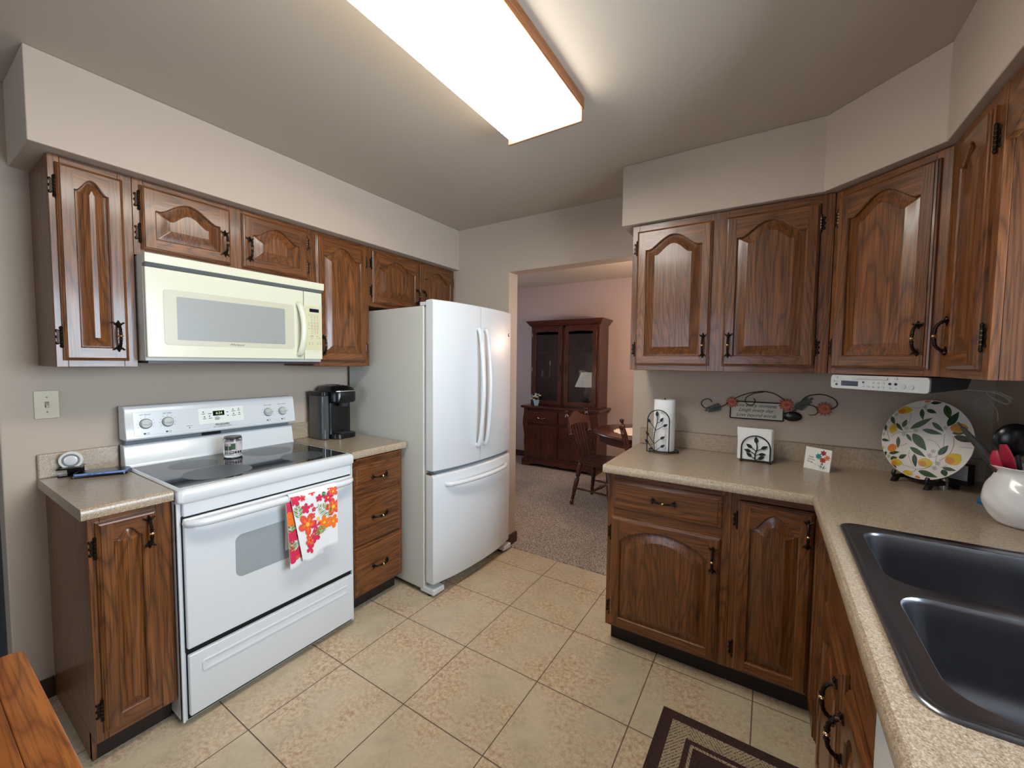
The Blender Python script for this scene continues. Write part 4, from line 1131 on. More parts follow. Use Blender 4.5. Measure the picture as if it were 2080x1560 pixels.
for x, z, R_ in ((2.312, 1.205, .033), (2.558, 1.206, .036), (2.716, 1.196, .036)):
    m = MB(); mf = metal_flower(x, z, R_); 
    keep = MB(); keep.v = mf.v; keep.f = mf.f; keep.m = mf.m
    keep.build('flower', cols, r, smooth=0)
lg = mat('metal_leaf_green', (52, 62, 50), .5)
for (cx, cz, ang, L) in ((2.258, 1.178, PI+.35, .085), (2.604, 1.190, .75, .085)):
    m = MB(); dx, dz = math.cos(ang), math.sin(ang)
    for i in range(7):
        t = i/6; px, pz = cx+dx*L*t*.8, cz+dz*L*t*.8; ln = .030*(1-.35*t)
        for s_ in ((-1, 1) if i < 6 else (0,)): leaf_plate(m, (px, pz), ang+s_*.95, ln, .0062, -.012-.0012*(s_+1)-.0006*i, 0, .0007)
    m.build('leaf', lg, r, smooth=0)
MB().sphere((2.587, -.016, 1.148), 1, 0, 24, (.041, .010, .025)).build('bowl', black, r)
script_m = inkk
for s_, z, wd in (('Live every moment,', 1.192, .185), ('Laugh every day,', 1.167, .160), ('Love beyond words', 1.141, .185)):
    text(s_, .026, script_m, r, (2.425, -.0085, z-.001*(z < 1.15)), (PI/2, 0, 0), shear=.45, width=wd, name='motto_line')

# ------------------------------------------------------------------ radio under the corner cabinet
r = thing('under_cabinet_radio', 'silver under-cabinet radio with blue display beneath the diagonal corner cabinet', 'radio', (2.688, YU, ZB), -PI/4)
m = MB(); m.prism([(x, z) for x, z in rrect(.020, .362, -.060, -.004, .012, 5)], -.004, .006, 'xz'); fc = m.build('front_panel', silver, r, bev=.002)
MB().prism([(.0065, -.058), (.18, -.045), (.20, -.003), (.0065, -.003)], .022, .360, 'yz').build('housing', darkgrey, r, bev=.003)
m = MB(); m.prism([(x, z) for x, z in rrect(.105, .235, -.0185, -.009, .0045, 5)], -.0075, -.0042, 'xz'); m.build('disc_door', grey_l, fc, bev=.001)
MB().box(.065, .130, -.0052, -.0042, -.047, -.027).build('display', lcd, fc)
m = MB()
def knob(x, z, rad, mi=0): m.lathe([(rad, -.0068), (rad*.8, -.0042)][::-1], 14, mi, (0, 0, 0)); 
for (x, z, rad, mi) in ((.045, -.014, .006, 0), (.033, -.030, .0055, 0), (.045, -.030, .004, 0), (.046, -.043, .0045, 1), (.150, -.030, .0032, 1), (.185, -.030, .004, 0), (.203, -.030, .004, 0), (.221, -.030, .004, 0),
                       (.150, -.046, .004, 0), (.167, -.046, .004, 0), (.184, -.046, .004, 0), (.203, -.046, .004, 0), (.221, -.046, .004, 0), (.243, -.032, .0045, 1), (.262, -.032, .0045, 1),
                       (.243, -.047, .003, 0), (.262, -.047, .003, 0), (.285, -.040, .009, 0), (.310, -.040, .009, 0), (.262, -.012, .0055, 0)):
    pts = [(x+rad*math.cos(2*PI*i/14), z+rad*math.sin(2*PI*i/14)) for i in range(14)]
    m.prism(pts, -.0062, -.0042, 'xz', mi)
m.build('buttons', [grey_l, lcd], fc, smooth=0)
m = MB(); a_ = mat('cord_grey', (150, 146, 136), .6)
m.tube(smooth_path([(.30, .18, -.045), (.335, .30, -.065), (.345, .33, -.10), (.315, .335, -.12), (.300, .33, -.095), (.325, .335, -.08), (.36, .33, -.12), (.37, .32, -.16)], 6), .0016, 6)
m.tube(smooth_path([(.33, .15, -.045), (.40, .22, -.05), (.44, .23, -.075), (.42, .25, -.09), (.38, .24, -.06), (.42, .20, -.045), (.46, .21, -.07)], 6), .003, 6)
m.build('power_cord', a_, r)

# ------------------------------------------------------------------ lemon platter on its easel, corner clutter
PC = Vector((3.024, 2.236, 1.112)); PYAW = math.radians(-50); PT = math.radians(-11)
r = thing('lemon_platter', 'large round white platter printed with lemons and leaves standing in the counter corner', 'platter', tuple(PC), PYAW)
PR = .164
prof = [(0, .012), (.095, .012), (.110, .010), (.150, .001), (PR, -.002), (PR, .001), (.150, .004), (.108, .0145), (0, .0165)]
pl = MB(); pl.lathe([(a, -b) for a, b in prof[:5]]+[(PR+.0005, .004)]+[(a, .0045-b) for a, b in ((.150, .001), (.110, .009), (.095, .0115), (0, .0115))], 64, 0, (0, 0, 0))
# lathe builds about z; swing it so the face looks along -y
pl.v = [(x, z, y) for x, y, z in pl.v]
pm = [mat('platter_white', (224, 216, 208), .12, coat=.6), mat('platter_green', (58, 82, 48), .2, coat=.4), mat('platter_dark_green', (40, 62, 44), .2, coat=.4), mat('platter_yellow', (214, 178, 52), .2, coat=.4),
      mat('platter_orange', (214, 126, 44), .2, coat=.4), mat('platter_amber', (198, 140, 60), .2, coat=.4), mat('platter_twig', (96, 84, 70), .2, coat=.4), mat('platter_blossom', (176, 170, 158), .2, coat=.4)]
po = pl.build('platter', pm, r, rot=(PT, 0, 0), smooth=30)
def py_of(rad):
    rad = min(rad, PR)
    P_ = [(0, -.012), (.095, -.012), (.110, -.010), (.150, -.001), (PR, .002)]
    for (a, b), (c_, d_) in zip(P_, P_[1:]):
        if rad <= c_: return b+(d_-b)*(rad-a)/(c_-a)
    return .002
def pp(x, y):      # pixel-free design coordinates: a 1490 x 1270 sketch of the print, centre 815,730
    return ((x-815)/745*PR, -(y-730)/635*PR)
dm = MB()
def pdec(dec, k0=0):
    for pts, col, cen in dec:
        def Q(p):
            q = Vector((p[0], p[1])); l_ = q.length
            if l_ > PR*.985: q *= PR*.985/l_; l_ = PR*.985
            return (q.x, py_of(l_)-.0006-.00014*k0-.00001*col, q.y)
        n_ = len(pts)
        mids = [((a[0]+cen[0])/2, (a[1]+cen[1])/2) for a in pts]
        for i in range(n_):
            j = (i+1) % n_
            dm.add([Q(cen), Q(mids[i]), Q(mids[j])], [(0,1,2)], col); dm.add([Q(mids[i]), Q(pts[i]), Q(pts[j]), Q(mids[j])], [(0,1,2,3)], col)
def pleaf(x0, y0, x1, y1, wd, col=1, bend=0):
    a, b = pp(x0, y0), pp(x1, y1); sc_ = PR/745
    d_ = leafp(a[0], a[1], b[0], b[1], wd*sc_, col, 8, -bend*sc_)
    pdec(d_); pdec(leafp(a[0], a[1], b[0], b[1], 4*sc_, 2 if col == 1 else 1, 4, -bend*sc_), 1)
def twig(pts, wd=5):
    q = smooth_path([(p[0], p[1], 0) for p in pts], 5)
    for a, b in zip(q, q[1:]):
        A_, B_ = pp(a.x, a.y), pp(b.x, b.y); L_ = math.hypot(B_[0]-A_[0], B_[1]-A_[1]) or 1; h_ = wd*.55*PR/745; nx, ny = -(B_[1]-A_[1])/L_*h_, (B_[0]-A_[0])/L_*h_
        pdec([([(A_[0]+nx, A_[1]+ny), (B_[0]+nx, B_[1]+ny), (B_[0]-nx, B_[1]-ny), (A_[0]-nx, A_[1]-ny)], 6, ((A_[0]+B_[0])/2, (A_[1]+B_[1])/2))], 2)
def lemon(x, y, rx, ry, ang, c1=3, c2=4):
    c_ = pp(x, y); s_ = PR/745; ca, sa = math.cos(ang), math.sin(ang)
    def ell(k_, ox=0, oy=0, tip=.18):
        out = []
        for i in range(20):
            t = 2*PI*i/20; e_ = 1+tip*max(0, math.cos(t))**8+tip*.6*max(0, -math.cos(t))**8
            a, b = (rx*math.cos(t)*e_*k_+ox)*s_, (ry*math.sin(t)*k_+oy)*s_
            out.append((c_[0]+a*ca-b*sa, c_[1]+a*sa+b*ca))
        return out
    pdec([(ell(1), c1, c_)], 3); c_ = pp(x-rx*.30*ca-ry*.25*sa, y+ry*.30)
    if c2 != c1: pdec([(ell(.62, 0, 0, 0), 5 if c2 == 4 else c2, c_)], 4); pdec([(ell(.42, -rx*.1, -ry*.1, 0), c2, c_)], 5)
def blossom(x, y, R_=40):
    c_ = pp(x, y); pdec(petals(c_[0], c_[1], R_*PR/745, 7, 6, 6, x*.1, .25))
for a in ((170,430,305,565,42), (90,580,140,700,34), (80,850,270,850,30), (320,535,490,650,34), (470,590,510,450,44), (600,600,930,370,52), (700,250,780,430,40), (780,255,960,295,38), (800,140,990,110,36,2),
          (660,665,945,900,80), (430,755,470,950,38), (560,690,680,800,30), (800,580,1130,610,44), (930,445,1140,570,40), (1035,150,1175,370,54), (1175,480,1250,230,58,2), (1290,610,1545,650,54,2), (1260,570,1440,520,40),
          (665,890,960,1000,46), (1140,930,1250,760,50,2), (765,985,825,1190,44,2), (300,1060,520,1000,34), (510,1105,650,1020,40), (340,1150,480,1100,44), (865,1240,1165,1265,52), (1215,1110,1405,1105,34), (1230,1130,1270,1230,50,2), (180,1060,240,1110,60,2), (370,1215,480,1280,40)):
    pleaf(*a[:5], *(a[5:6]))
for t_ in ([(290,780), (380,705), (500,670), (640,640)], [(150,600), (180,700), (280,855)], [(545,340), (565,430), (560,520)], [(520,240), (640,245), (730,200), (840,120)], [(735,150), (740,230)], [(910,720), (1040,740), (1150,830)],
           [(1290,620), (1320,750), (1280,900), (1170,1010)], [(1160,600), (1175,720), (1185,800)], [(675,940), (690,1050), (800,1200)], [(590,1195), (820,1225), (740,1290)], [(820,1225), (960,1180), (1070,1110)], [(1120,860), (1120,950), (1010,1000)], [(1120,950), (1120,1060)], [(490,910), (610,840)], [(1270,1060), (1200,1110)], [(1390,755), (1550,740)]):
    twig(t_, 5)
for x, y in ((750,225), (540,600), (520,700), (1150,510), (1050,890), (1010,960), (1150,1060), (1110,1140), (300,1110), (110,750), (270,390), (700,610)): blossom(x, y, 46)
lemon(400, 300, 130, 78, .1, 3, 4); lemon(290, 640, 88, 86, 1.2, 3, 3); lemon(350, 960, 92, 78, .5, 4, 4); lemon(465, 1180, 98, 70, .1, 3, 4); lemon(960, 1085, 104, 82, .2, 3, 5); lemon(1345, 950, 108, 98, .9, 3, 4)
lemon(1320, 480, 100, 88, .2, 5, 5); lemon(690, 1310, 80, 50, .1, 3, 3); lemon(860, 1340, 40, 30, .1, 4, 4); lemon(745, 118, 46, 26, .1, 4, 4); lemon(140, 990, 40, 40, .1, 3, 3)
dm.build('lemon_print', pm, po, smooth=0)
r = thing('plate_easel', 'black display easel holding the lemon platter', 'easel', (PC.x, PC.y, ZK), PYAW)
m = MB()
for s_ in (-1, 1):
    x = s_*.062
    m.tube(smooth_path([(x, -.050, .048), (x, -.056, .034), (x, -.048, .024), (x, -.020, .022), (x, .03, .030)], 4), .007, 8)
    m.prism([(-.064, 0), (-.040, 0), (-.030, .016), (.06, .016), (.075, 0), (.095, 0), (.085, .026), (.05, .032), (-.045, .030)], x-.007, x+.007, 'yz')
    m.tube([(x*.9, .02, .028), (x*.3, .050, .19)], .005, 8)
m.box(-.062, .062, -.010, .004, .016, .030)
m.build('easel_frame', blackm, r, bev=.001)
r = thing('spice_box', 'small dark box with a grey printed label behind the lemon platter', 'box', (3.168, 2.345, ZK), math.radians(-38))
MB().box(-.03, .03, -.02, .03, 0, .085).build('box', mat('maroon_box', (40, 20, 22), .5), r, bev=.001)
lb = MB().box(-.029, .029, -.0212, -.0202, .022, .084).build('label_panel', grey_l, r)
m = MB()
for i in range(8): m.box(-.024, .024-.004*(i % 3), -.0216, -.0213, .028+.0065*i, .0295+.0065*i)
m.build('label_lines', inkl, lb, smooth=0)
r = thing('steel_shaker', 'short silver shaker beside the easel under the lemon platter', 'shaker', (3.086, 2.212, ZK))
MB().lathe([(.0, 0), (.0125, 0), (.0125, .040), (.011, .044), (0, .045)], 20).build('shaker', mat('dull_silver', (150, 146, 138), .35, metal=.6), r)
MB().lathe([(.0127, .030), (.0131, .031), (.0127, .032)], 20).build('cap_band', darkgrey, r)

CR = Vector((3.158, 1.815, ZK))
r = thing('utensil_crock', 'white hammered ceramic crock full of cooking utensils', 'crock', tuple(CR))
def wob(a, h): return 1+.018*math.sin(5*a+h*70)*math.cos(3*a-h*45)+.010*math.sin(9*a+h*120)
cpf = [(0, 0), (.050, 0)]+[(p.x, p.y) for p in smooth_path([(a, b, 0) for a, b in [(.062, .008), (.078, .032), (.088, .060), (.090, .085), (.083, .115), (.070, .145), (.065, .160), (.069, .172), (.079, .182)]], 4)]+[(.0765, .184), (.064, .172), (.061, .160), (.067, .142), (.079, .112), (.084, .085), (.081, .060), (.070, .030), (.055, .012), (0, .010)]; m = MB(); m.lathe(cpf, 72, 0, (0,0,0), 'z', wob)
m.build('crock', mat('crock_white', (222, 220, 218), .18, coat=.6), r, smooth=60)
red = mat('red_silicone', (168, 22, 52), .45); dk = mat('dark_nylon', (56, 54, 52), .5)
def util(name, label, cat, base, tip, rad, m_):
    u = thing(name, label, cat, (CR.x+base[0], CR.y+base[1], CR.z+.012))
    return u
# each utensil stands in the crock: local coordinates run from its foot
def stick(u, tip, rads, m_, name='handle', z0=0):
    t = Vector(tip); n = len(rads); return MB().tube([t*(z0+(1-z0)*i/(n-1)) for i in range(n)], rads, 10).build(name, m_, u)
def frame(tip):
    z = Vector(tip).normalized(); x = z.cross(Vector((0,0,1))).normalized(); y = z.cross(x); return x, y, z
def blade(u, tip, L, W_, T, m_, name, spoon=False, face=None):
    x, y, z = frame(tip)
    if face is not None: x, y = x*math.cos(face)+y*math.sin(face), -x*math.sin(face)+y*math.cos(face)
    o_ = Vector(tip); m = MB(); rg = []
    for i in range(11):
        t = i/10; w_ = W_*max(.12, math.sin(PI*min(.97, .08+.84*t**.8)))**.6; th = T
        c_ = o_+z*(L*t)+y*(.012*math.sin(PI*t) if spoon else 0)
        rg.append([c_+x*w_*math.cos(2*PI*j/12)+y*th*math.sin(2*PI*j/12) for j in range(12)])
    m.rings(rg, 0, True, True); return m.build(name, m_, u, smooth=50)
u = util('slotted_turner', 'dark grey nylon turner leaning far left out of the crock', 'utensil', (.050, .0), None, 0, dk)
stick(u, (-.192, .01, .280), [.006, .008, .011, .013, .0135, .012, .009, .006], dk); blade(u, (-.192, .01, .280), .02, .0065, .003, dk, 'handle_tip')
u = util('cooking_spoon', 'red silicone spoon with dark handle in front of the crock rim', 'utensil', (-.005, -.01), None, 0, red)
stick(u, (-.048, -.005, .150), [.005, .005, .006], dk); blade(u, (-.048, -.005, .150), .072, .017, .004, red, 'spoon_head', True, .4)
u = util('cooking_spatula', 'red silicone spatula beside the dark ladle in the crock', 'utensil', (.0, .01), None, 0, red)
stick(u, (-.026, .012, .140), [.005, .005, .006], dk); blade(u, (-.026, .012, .140), .095, .022, .005, red, 'spatula_head', False, .9)
u = util('soup_ladle', 'large black nylon ladle rising at the back of the crock', 'utensil', (.015, .02), None, 0, black)
stick(u, (-.018, .035, .20), [.005, .005, .006], dk)
m = MB(); m.sphere((-.022, .042, .245), 1, 0, 20, (.050, .022, .054)); m.build('ladle_bowl', black, u)
u = util('red_tongs', 'bright red silicone tip standing upright at the frame edge of the crock', 'utensil', (.01, -.02), None, 0, red)
stick(u, (-.004, -.006, .18), [.005, .005, .006], dk); blade(u, (-.004, -.006, .18), .085, .011, .007, red, 'tip', False, .2)
u = util('grey_spoon', 'pale grey spoon resting low inside the crock', 'utensil', (.02, -.01), None, 0, grey_l)
stick(u, (-.006, .0, .12), [.005, .005, .006], grey_l); blade(u, (-.006, .0, .12), .06, .018, .004, grey_l, 'spoon_head', True, .5)
r = thing('bottle_cap', 'small translucent blue cap lying on the counter behind the crock', 'cap', (3.146, 2.040, ZK), .4)
MB().lathe([(.0, 0), (.019, 0), (.021, .004), (.017, .026), (.013, .030), (0, .031)], 9).build('cap', mat('blue_cap', (20, 92, 132), .3), r)
MB().lathe([(.0195, .010), (.0205, .012), (.0190, .014)], 9).build('ridge', mat('blue_cap_ridge', (40, 120, 160), .3), r)

# ------------------------------------------------------------------ dining room: china hutch
r = thing('china_hutch', 'dark cherry china hutch with two glass doors against the dining room wall', 'hutch', (.17, 4.68, .006))
# local: x across (centre 0), y depth 0..0.42, z up
m = MB(); m.box(-.475, .525, .0, .42, .10, .79)
lc = m.build('lower_case', cherry_v, r, bev=.003)
m = MB(); m.prism([(-.53, 0), (-.42, 0), (-.40, .022), (-.34, .035), (-.2, .040), (-.06, .03), (.0, .045), (.06, .03), (.2, .040), (.40, .035), (.46, .022), (.48, 0), (.535, 0), (.535, .085), (.525, .10), (-.52, .10), (-.53, .085)], -.012, .42, 'xz')
m.build('bracket_base', cherry_h, r, bev=.003)
MB().box(-.545, .575, -.03, .425, .79, .822).build('top_board', cherry_h, r, bev=.008, seg=3)
def pilaster(x0, x1):
    m = MB(); n = 24; pts = []
    for i in range(n+1):
        t = i/n; pts.append((x0+(.012*math.sin(t*PI*2)+.006*math.sin(t*PI*5)) if x0 < 0 else x0, .10+.69*t))
    m.prism(pts+[(x1, .79), (x1, .10)], -.014, .002, 'xz'); return m
pilaster(-.50, -.44).build('pilaster', cherry_v, r, bev=.002)
m = pilaster(-.50, -.44); m.v = [(.05-a+.0, b, c_) for a, b, c_ in m.v]; m.build('pilaster', cherry_v, r, bev=.002)
br = brassb
for x0, x1 in ((-.455, .0), (.03, .49)):
    d = MB().box(x0, x1, -.016, -.001, .592, .752).build('drawer', cherry_h, r, bev=.004)
    MB().box(x0+.03, x1-.03, -.020, -.0165, .62, .725).build('drawer_panel', cherry_h, d, bev=.003)
    MB().tube(smooth_path([((x0+x1)/2-.05, -.018, .672), ((x0+x1)/2-.03, -.034, .664), ((x0+x1)/2+.03, -.034, .664), ((x0+x1)/2+.05, -.018, .672)], 4), .003, 6).build('handle', brassb, d)
    d = MB().box(x0, x1, -.016, -.001, .15, .555).build('door', cherry_v, r, bev=.004)
    h_ = (x1-x0)/2
    for q in (0, 1): MB().box(x0+.04+q*(h_-.035), x0+.04+q*(h_-.035)+h_-.045, -.019, -.0165, .195, .51).build('door_panel', cherry_v, d, bev=.004)
    xx = x1-.018 if x0 < 0 else x0+.018
    MB().tube([(xx, -.018, .30), (xx, -.032, .315), (xx, -.032, .375), (xx, -.018, .39)], .003, 6).build('handle', brass, d)
# upper case, open box with shelves
m = MB(); y0, y1 = .12, .42
m.box(-.46, -.44, y0, y1, .824, 1.89).box(.495, .515, y0, y1, .824, 1.89).box(-.44, .495, y1-.012, y1, .824, 1.89).box(-.44, .495, y0, y1, 1.87, 1.89).box(-.44, .495, y0, y1, .824, .836)
m.build('upper_case', cherry_v, r)
MB().box(-.46, -.428, y0-.018, y0, .824, 1.89).box(.482, .515, y0-.018, y0, .824, 1.89).box(.01, .045, y0-.018, y0, .824, 1.89).box(-.428, .482, y0-.018, y0, 1.862, 1.89).box(-.428, .482, y0-.018, y0, .824, .842).build('front_frame', cherry_v, r, bev=.002)
m = MB(); prf = [(0, 1.885), (.008, 1.892), (.020, 1.900), (.034, 1.925), (.052, 1.945), (.058, 1.962), (0, 1.962)]
rg = []
for k_ in range(len(prf)):
    d_, z_ = prf[k_]
    rg.append([(-.46-d_, y0-.018-d_, z_), (.515+d_, y0-.018-d_, z_), (.515+d_, y1, z_), (-.46-d_, y1, z_)])
m.rings(rg[:-1], 0, True, True); m.build('crown', cherry_h, r, bev=.002)
for z in (1.20, 1.535): MB().box(-.438, .493, y0+.03, y1-.015, z-.008, z+.004).build('shelf', cherry_h, r, bev=.001)
for x0, x1, hx in ((-.428, .008, 1), (.047, .482, 0)):
    m = MB(); ya, yb = y0-.036, y0-.0185
    m.box(x0, x0+.055, ya, yb, .845, 1.862, 0).box(x1-.055, x1, ya, yb, .845, 1.862, 0).box(x0+.055, x1-.055, ya, yb, .845, .895, 1)
    xa, xb = x0+.055, x1-.055; wv = xb-xa
    top = [(xa, 1.862), (xb, 1.862), (xb, 1.775)]
    for i in range(21):
        t = 1-i/20; u_ = abs(2*t-1)
        z_ = 1.800+(.012*math.cos((1-u_)*PI*2) if u_ < .75 else -.022*math.sin((u_-.75)/.25*PI))
        top.append((xa+wv*t, z_))
    top.append((xa, 1.775)); m.prism(top, ya, yb, 'xz', 1)
    d = m.build('glass_door', [cherry_v, cherry_h], r, bev=.002, seg=1)
    MB().box(xa-.004, xb+.004, y0-.026, y0-.023, .89, 1.86).build('glass_pane', pane_m, d, smooth=0)
    xx = x1-.020 if hx else x0+.020
    MB().tube(smooth_path([(xx, ya, 1.26), (xx, ya-.018, 1.285), (xx, ya-.018, 1.355), (xx, ya, 1.38)], 3), .0035, 6).box(xx-.006, xx+.006, ya-.003, ya, 1.245, 1.395).build('handle', brass, d)
    xh = x0-.002 if hx else x1+.002
    for z in (.93, 1.31, 1.77): MB().tube([(xh, ya, z-.028), (xh, ya, z+.028)], .0055, 8).build('hinge', brass, d)
HX, HY = .17, 4.68
def set_on(name, label, cat, x, y, z, prof, m_, group=None, part='body'):
    o = thing(name, label, cat, (HX+x, HY+y, z+.006), 0, group); MB().lathe(prof, 18).build(part, m_, o); return o
o = set_on('mug', 'cream patterned mug on a saucer on the middle shelf of the hutch', 'mug', .225, .24, 1.2215, [(0, 0), (.030, 0), (.036, .006), (.040, .085), (.037, .085), (.033, .008), (0, .006)], mat('mug_cream', (216, 208, 180), .3))
MB().tube(smooth_path([(.038, 0, .070), (.062, 0, .066), (.064, 0, .035), (.037, 0, .020)], 4), .005, 8).build('handle', MATS['mug_cream'], o)
m = MB()
for i in range(6): m.box(-.030+.011*i, -.024+.011*i, -.0415+.0008*abs(i-2.5)**2, -.0385+.0008*abs(i-2.5)**2, .02+.012*(i % 3), .034+.012*(i % 3))
m.build('pattern', mat('mug_brown', (92, 70, 48), .5), o, smooth=0)
set_on('saucer', 'cream saucer under the patterned mug in the hutch', 'saucer', .225, .24, 1.2045, [(0, .003), (.030, .002), (.068, .014), (.070, .016), (.030, .006), (0, .006)], MATS['mug_cream'])
o = set_on('candlestick', 'tall brass candlestick on the middle shelf behind the left glass door', 'candlestick', -.23, .22, 1.2045, [(0, 0), (.026, 0), (.026, .006), (.008, .014), (.007, .05), (.014, .06), (.006, .075), (.006, .12), (.012, .13), (.007, .145), (.010, .16), (0, .16)], brassb)
MB().lathe([(0, .16), (.007, .16), (.006, .22), (0, .222)], 10).build('candle', paper, o)
o = set_on('cake_stand', 'clear glass footed dish on the lowest shelf behind the left glass door', 'dish', -.25, .22, .836, [(0, 0), (.04, 0), (.042, .004), (.008, .012), (.007, .09), (.02, .10), (.085, .128), (.092, .134), (.085, .131), (.015, .106), (0, .106)], glass_c)
MB().lathe([(.0915, .1345), (.094, .136), (.0915, .1375)], 24).build('rim', chrome, o)
for i, (x, y) in enumerate(((.09, .16), (.15, .20), (.205, .15), (.26, .20), (.31, .16), (.37, .20), (.42, .15))):
    o = set_on('wine_glass', 'stemmed glass in the row on the lowest shelf behind the right glass door', 'glass', x, y, .836, [(0, 0), (.026, 0), (.026, .002), (.004, .006), (.004, .045), (.020, .058), (.027, .080), (.024, .105), (.022, .105), (.024, .080), (0, .058)], glass_c, 'stemmed glasses in the hutch', 'glass_bowl')
set_on('pewter_jug', 'small grey jug at the left end of the middle hutch shelf', 'jug', -.345, .22, 1.2045, [(0, 0), (.03, 0), (.034, .03), (.026, .07), (.030, .095), (.026, .095), (0, .06)], mat('pewter', (120, 120, 124), .35, metal=.7))
set_on('hutch_bowl', 'dark bowl on the upper shelf behind the right glass door', 'bowl', .26, .24, 1.5395, [(0, 0), (.04, 0), (.075, .05), (.08, .07), (.07, .06), (.03, .01), (0, .01)], mat('bowl_dark', (60, 52, 56), .3))
o = thing('flower_vase', 'small pale blue vase of blue silk flowers on the hutch ledge', 'vase', (-.175, 4.735, .828))
MB().lathe([(0, 0), (.024, 0), (.028, .01), (.038, .055), (.040, .078), (.036, .078), (.03, .02), (0, .015)], 20).build('vase', mat('vase_blue', (150, 198, 214), .3), o)
fb = [mat('silk_blue', (140, 190, 214), .8), mat('silk_cream', (226, 214, 176), .8), mat('silk_green', (50, 70, 48), .8), mat('silk_rust', (150, 84, 60), .8)]
m = MB(); random.seed(3)
for i in range(26):
    a = random.uniform(0, 2*PI); rr_ = random.uniform(.0, .075); z = .085+random.uniform(0, .075)-rr_*.2; x, y = -.015+rr_*math.cos(a)*1.1, rr_*math.sin(a)*.7
    c_ = random.choice([0, 0, 0, 0, 1, 3]) if x < .03 else random.choice([0, 1, 1, 3])
    m.tube([(0, 0, .06), (x*.8, y*.8, z-.005)], .0015, 5, 2)
    for j in range(5): m.sphere((x+.010*math.cos(j*1.257), y+.010*math.sin(j*1.257), z+.003*math.sin(j*2)), .0085, c_, 6)
m.build('flowers', fb, o, smooth=60)

# ------------------------------------------------------------------ dining chairs and table
def turned(m, p, q, prof, mi=0, n=12):
    """a turned spindle from p to q; prof is a list of (t, radius)"""
    p, q = Vector(p), Vector(q); m.tube([p+(q-p)*t for t, _ in prof], [r_ for _, r_ in prof], n, mi)
LEGP = [(0, .014), (.04, .019), (.09, .019), (.11, .013), (.16, .020), (.22, .015), (.24, .022), (.28, .017), (.34, .021), (.62, .024), (.66, .017), (.70, .025), (.76, .02), (.9, .022), (1, .016)]
SPP = [(0, .007), (.3, .011), (.5, .012), (.7, .009), (1, .007)]
POST = [(0, .013), (.05, .017), (.10, .012), (.13, .018), (.3, .021), (.48, .014), (.52, .021), (.56, .014), (.70, .019), (.84, .013), (.87, .020), (.90, .012), (.93, .010), (.955, .020), (.985, .019), (1, .006)]
def make_chair():
    """local: seat centre at origin, chair faces +x"""
    r = thing('dining_chair', 'x', 'chair', (0, 0, 0), 0, 'dining chairs around the oval table')
    m = MB(); pts = [(-.20, -.17), (-.19, .17)]
    out = []
    for i in range(28):
        a = 2*PI*i/28; sx, sy = math.cos(a), math.sin(a)
        out.append((.215*math.copysign(abs(sx)**.65, sx), (.225 if sx > 0 else .195)*math.copysign(abs(sy)**.65, sy)))
    m.rings([[(x*k_, y*k_, z) for x, y in out] for k_, z in ((.93, .415), (1, .425), (1, .440), (.96, .447), (.75, .441), (.3, .438))], 0, True, True)
    m.build('seat', cherry_h, r, smooth=45)
    feet = {}
    for sx in (-1, 1):
        for sy in (-1, 1):
            top = (sx*.145, sy*.145, .42); ft = (sx*.212, sy*.205, 0); feet[(sx, sy)] = (Vector(ft), Vector(top))
            m = MB(); turned(m, ft, top, LEGP); m.build('leg', cherry_v, r)
    def on(k_, z): a, b = feet[k_]; return a+(b-a)*(z/.42)
    for sy in (-1, 1):
        m = MB(); turned(m, on((-1, sy), .165), on((1, sy), .165), [(0, .007), (.2, .011), (.45, .009), (.5, .015), (.55, .009), (.8, .011), (1, .007)]); m.build('stretcher', cherry_h, r)
    m = MB(); a = (on((-1, -1), .165)+on((1, -1), .165))/2; b = (on((-1, 1), .165)+on((1, 1), .165))/2
    turned(m, a, b, [(0, .007), (.25, .012), (.5, .016), (.75, .012), (1, .007)]); m.build('stretcher', cherry_h, r)
    def back(y, z): return (-.175-(z-.44)*.26, y*(1+(z-.44)*.12), z)
    for sy in (-1, 1):
        m = MB(); turned(m, back(sy*.182, .435), back(sy*.182, .930), POST); m.build('back_post', cherry_v, r)
    m = MB(); nn_ = 16; rg = []
    for i in range(nn_+1):
        t = i/nn_; y = -.182+.364*t; yy = y*1.045; zt = .845+.055*math.sin(PI*t)**1.4+.006*math.cos(PI*t*4); zb_ = .775+.012*math.sin(PI*t)
        bw = -.018*math.sin(PI*t)
        rg.append([(back(0, zb_)[0]-.008+bw, yy, zb_), (back(0, zb_)[0]+.008+bw, yy, zb_), (back(0, zt)[0]+.007+bw, yy, zt), (back(0, zt)[0]-.007+bw, yy, zt)])
    m.rings(rg, 0, True, True); m.build('crest_rail', cherry_h, r, smooth=40)
    for i in range(5):
        y = -.105+.0525*i; p = back(y*.85, .435); q = back(y, .79); bw = -.016
        m = MB(); turned(m, p, (q[0]+bw, q[1], q[2]), [(0, .006), (.15, .010), (.5, .011), (.55, .007), (1, .006)]); m.build('spindle', cherry_v, r)
    return r
ch = make_chair(); ch.location = (1.098, 3.777, .006); ch.rotation_euler = (0, 0, math.radians(-8))
ch['label'] = 'dark cherry spindle back dining chair in front of the hutch, turned to the table'
c2 = copy_tree(ch); c2.location = (1.765, 3.265, .006); c2.rotation_euler = (0, 0, math.radians(17))
c2['label'] = 'dining chair mostly hidden behind the counter end, only one knobbed back post showing'
r = thing('dining_table', 'dark cherry oval dining table behind the counter end', 'table', (1.62, 3.935, .006))
TXA, TYA = .64, .535
el = [(TXA*math.cos(2*PI*i/64), TYA*math.sin(2*PI*i/64)) for i in range(64)]
m = MB(); m.rings([[(x*k_, y*k_, z) for x, y in el] for k_, z in ((.97, .712), (.995, .718), (1, .728), (.995, .739), (.985, .744))], 0, True, True); m.build('table_top', cherry_h, r, smooth=40)
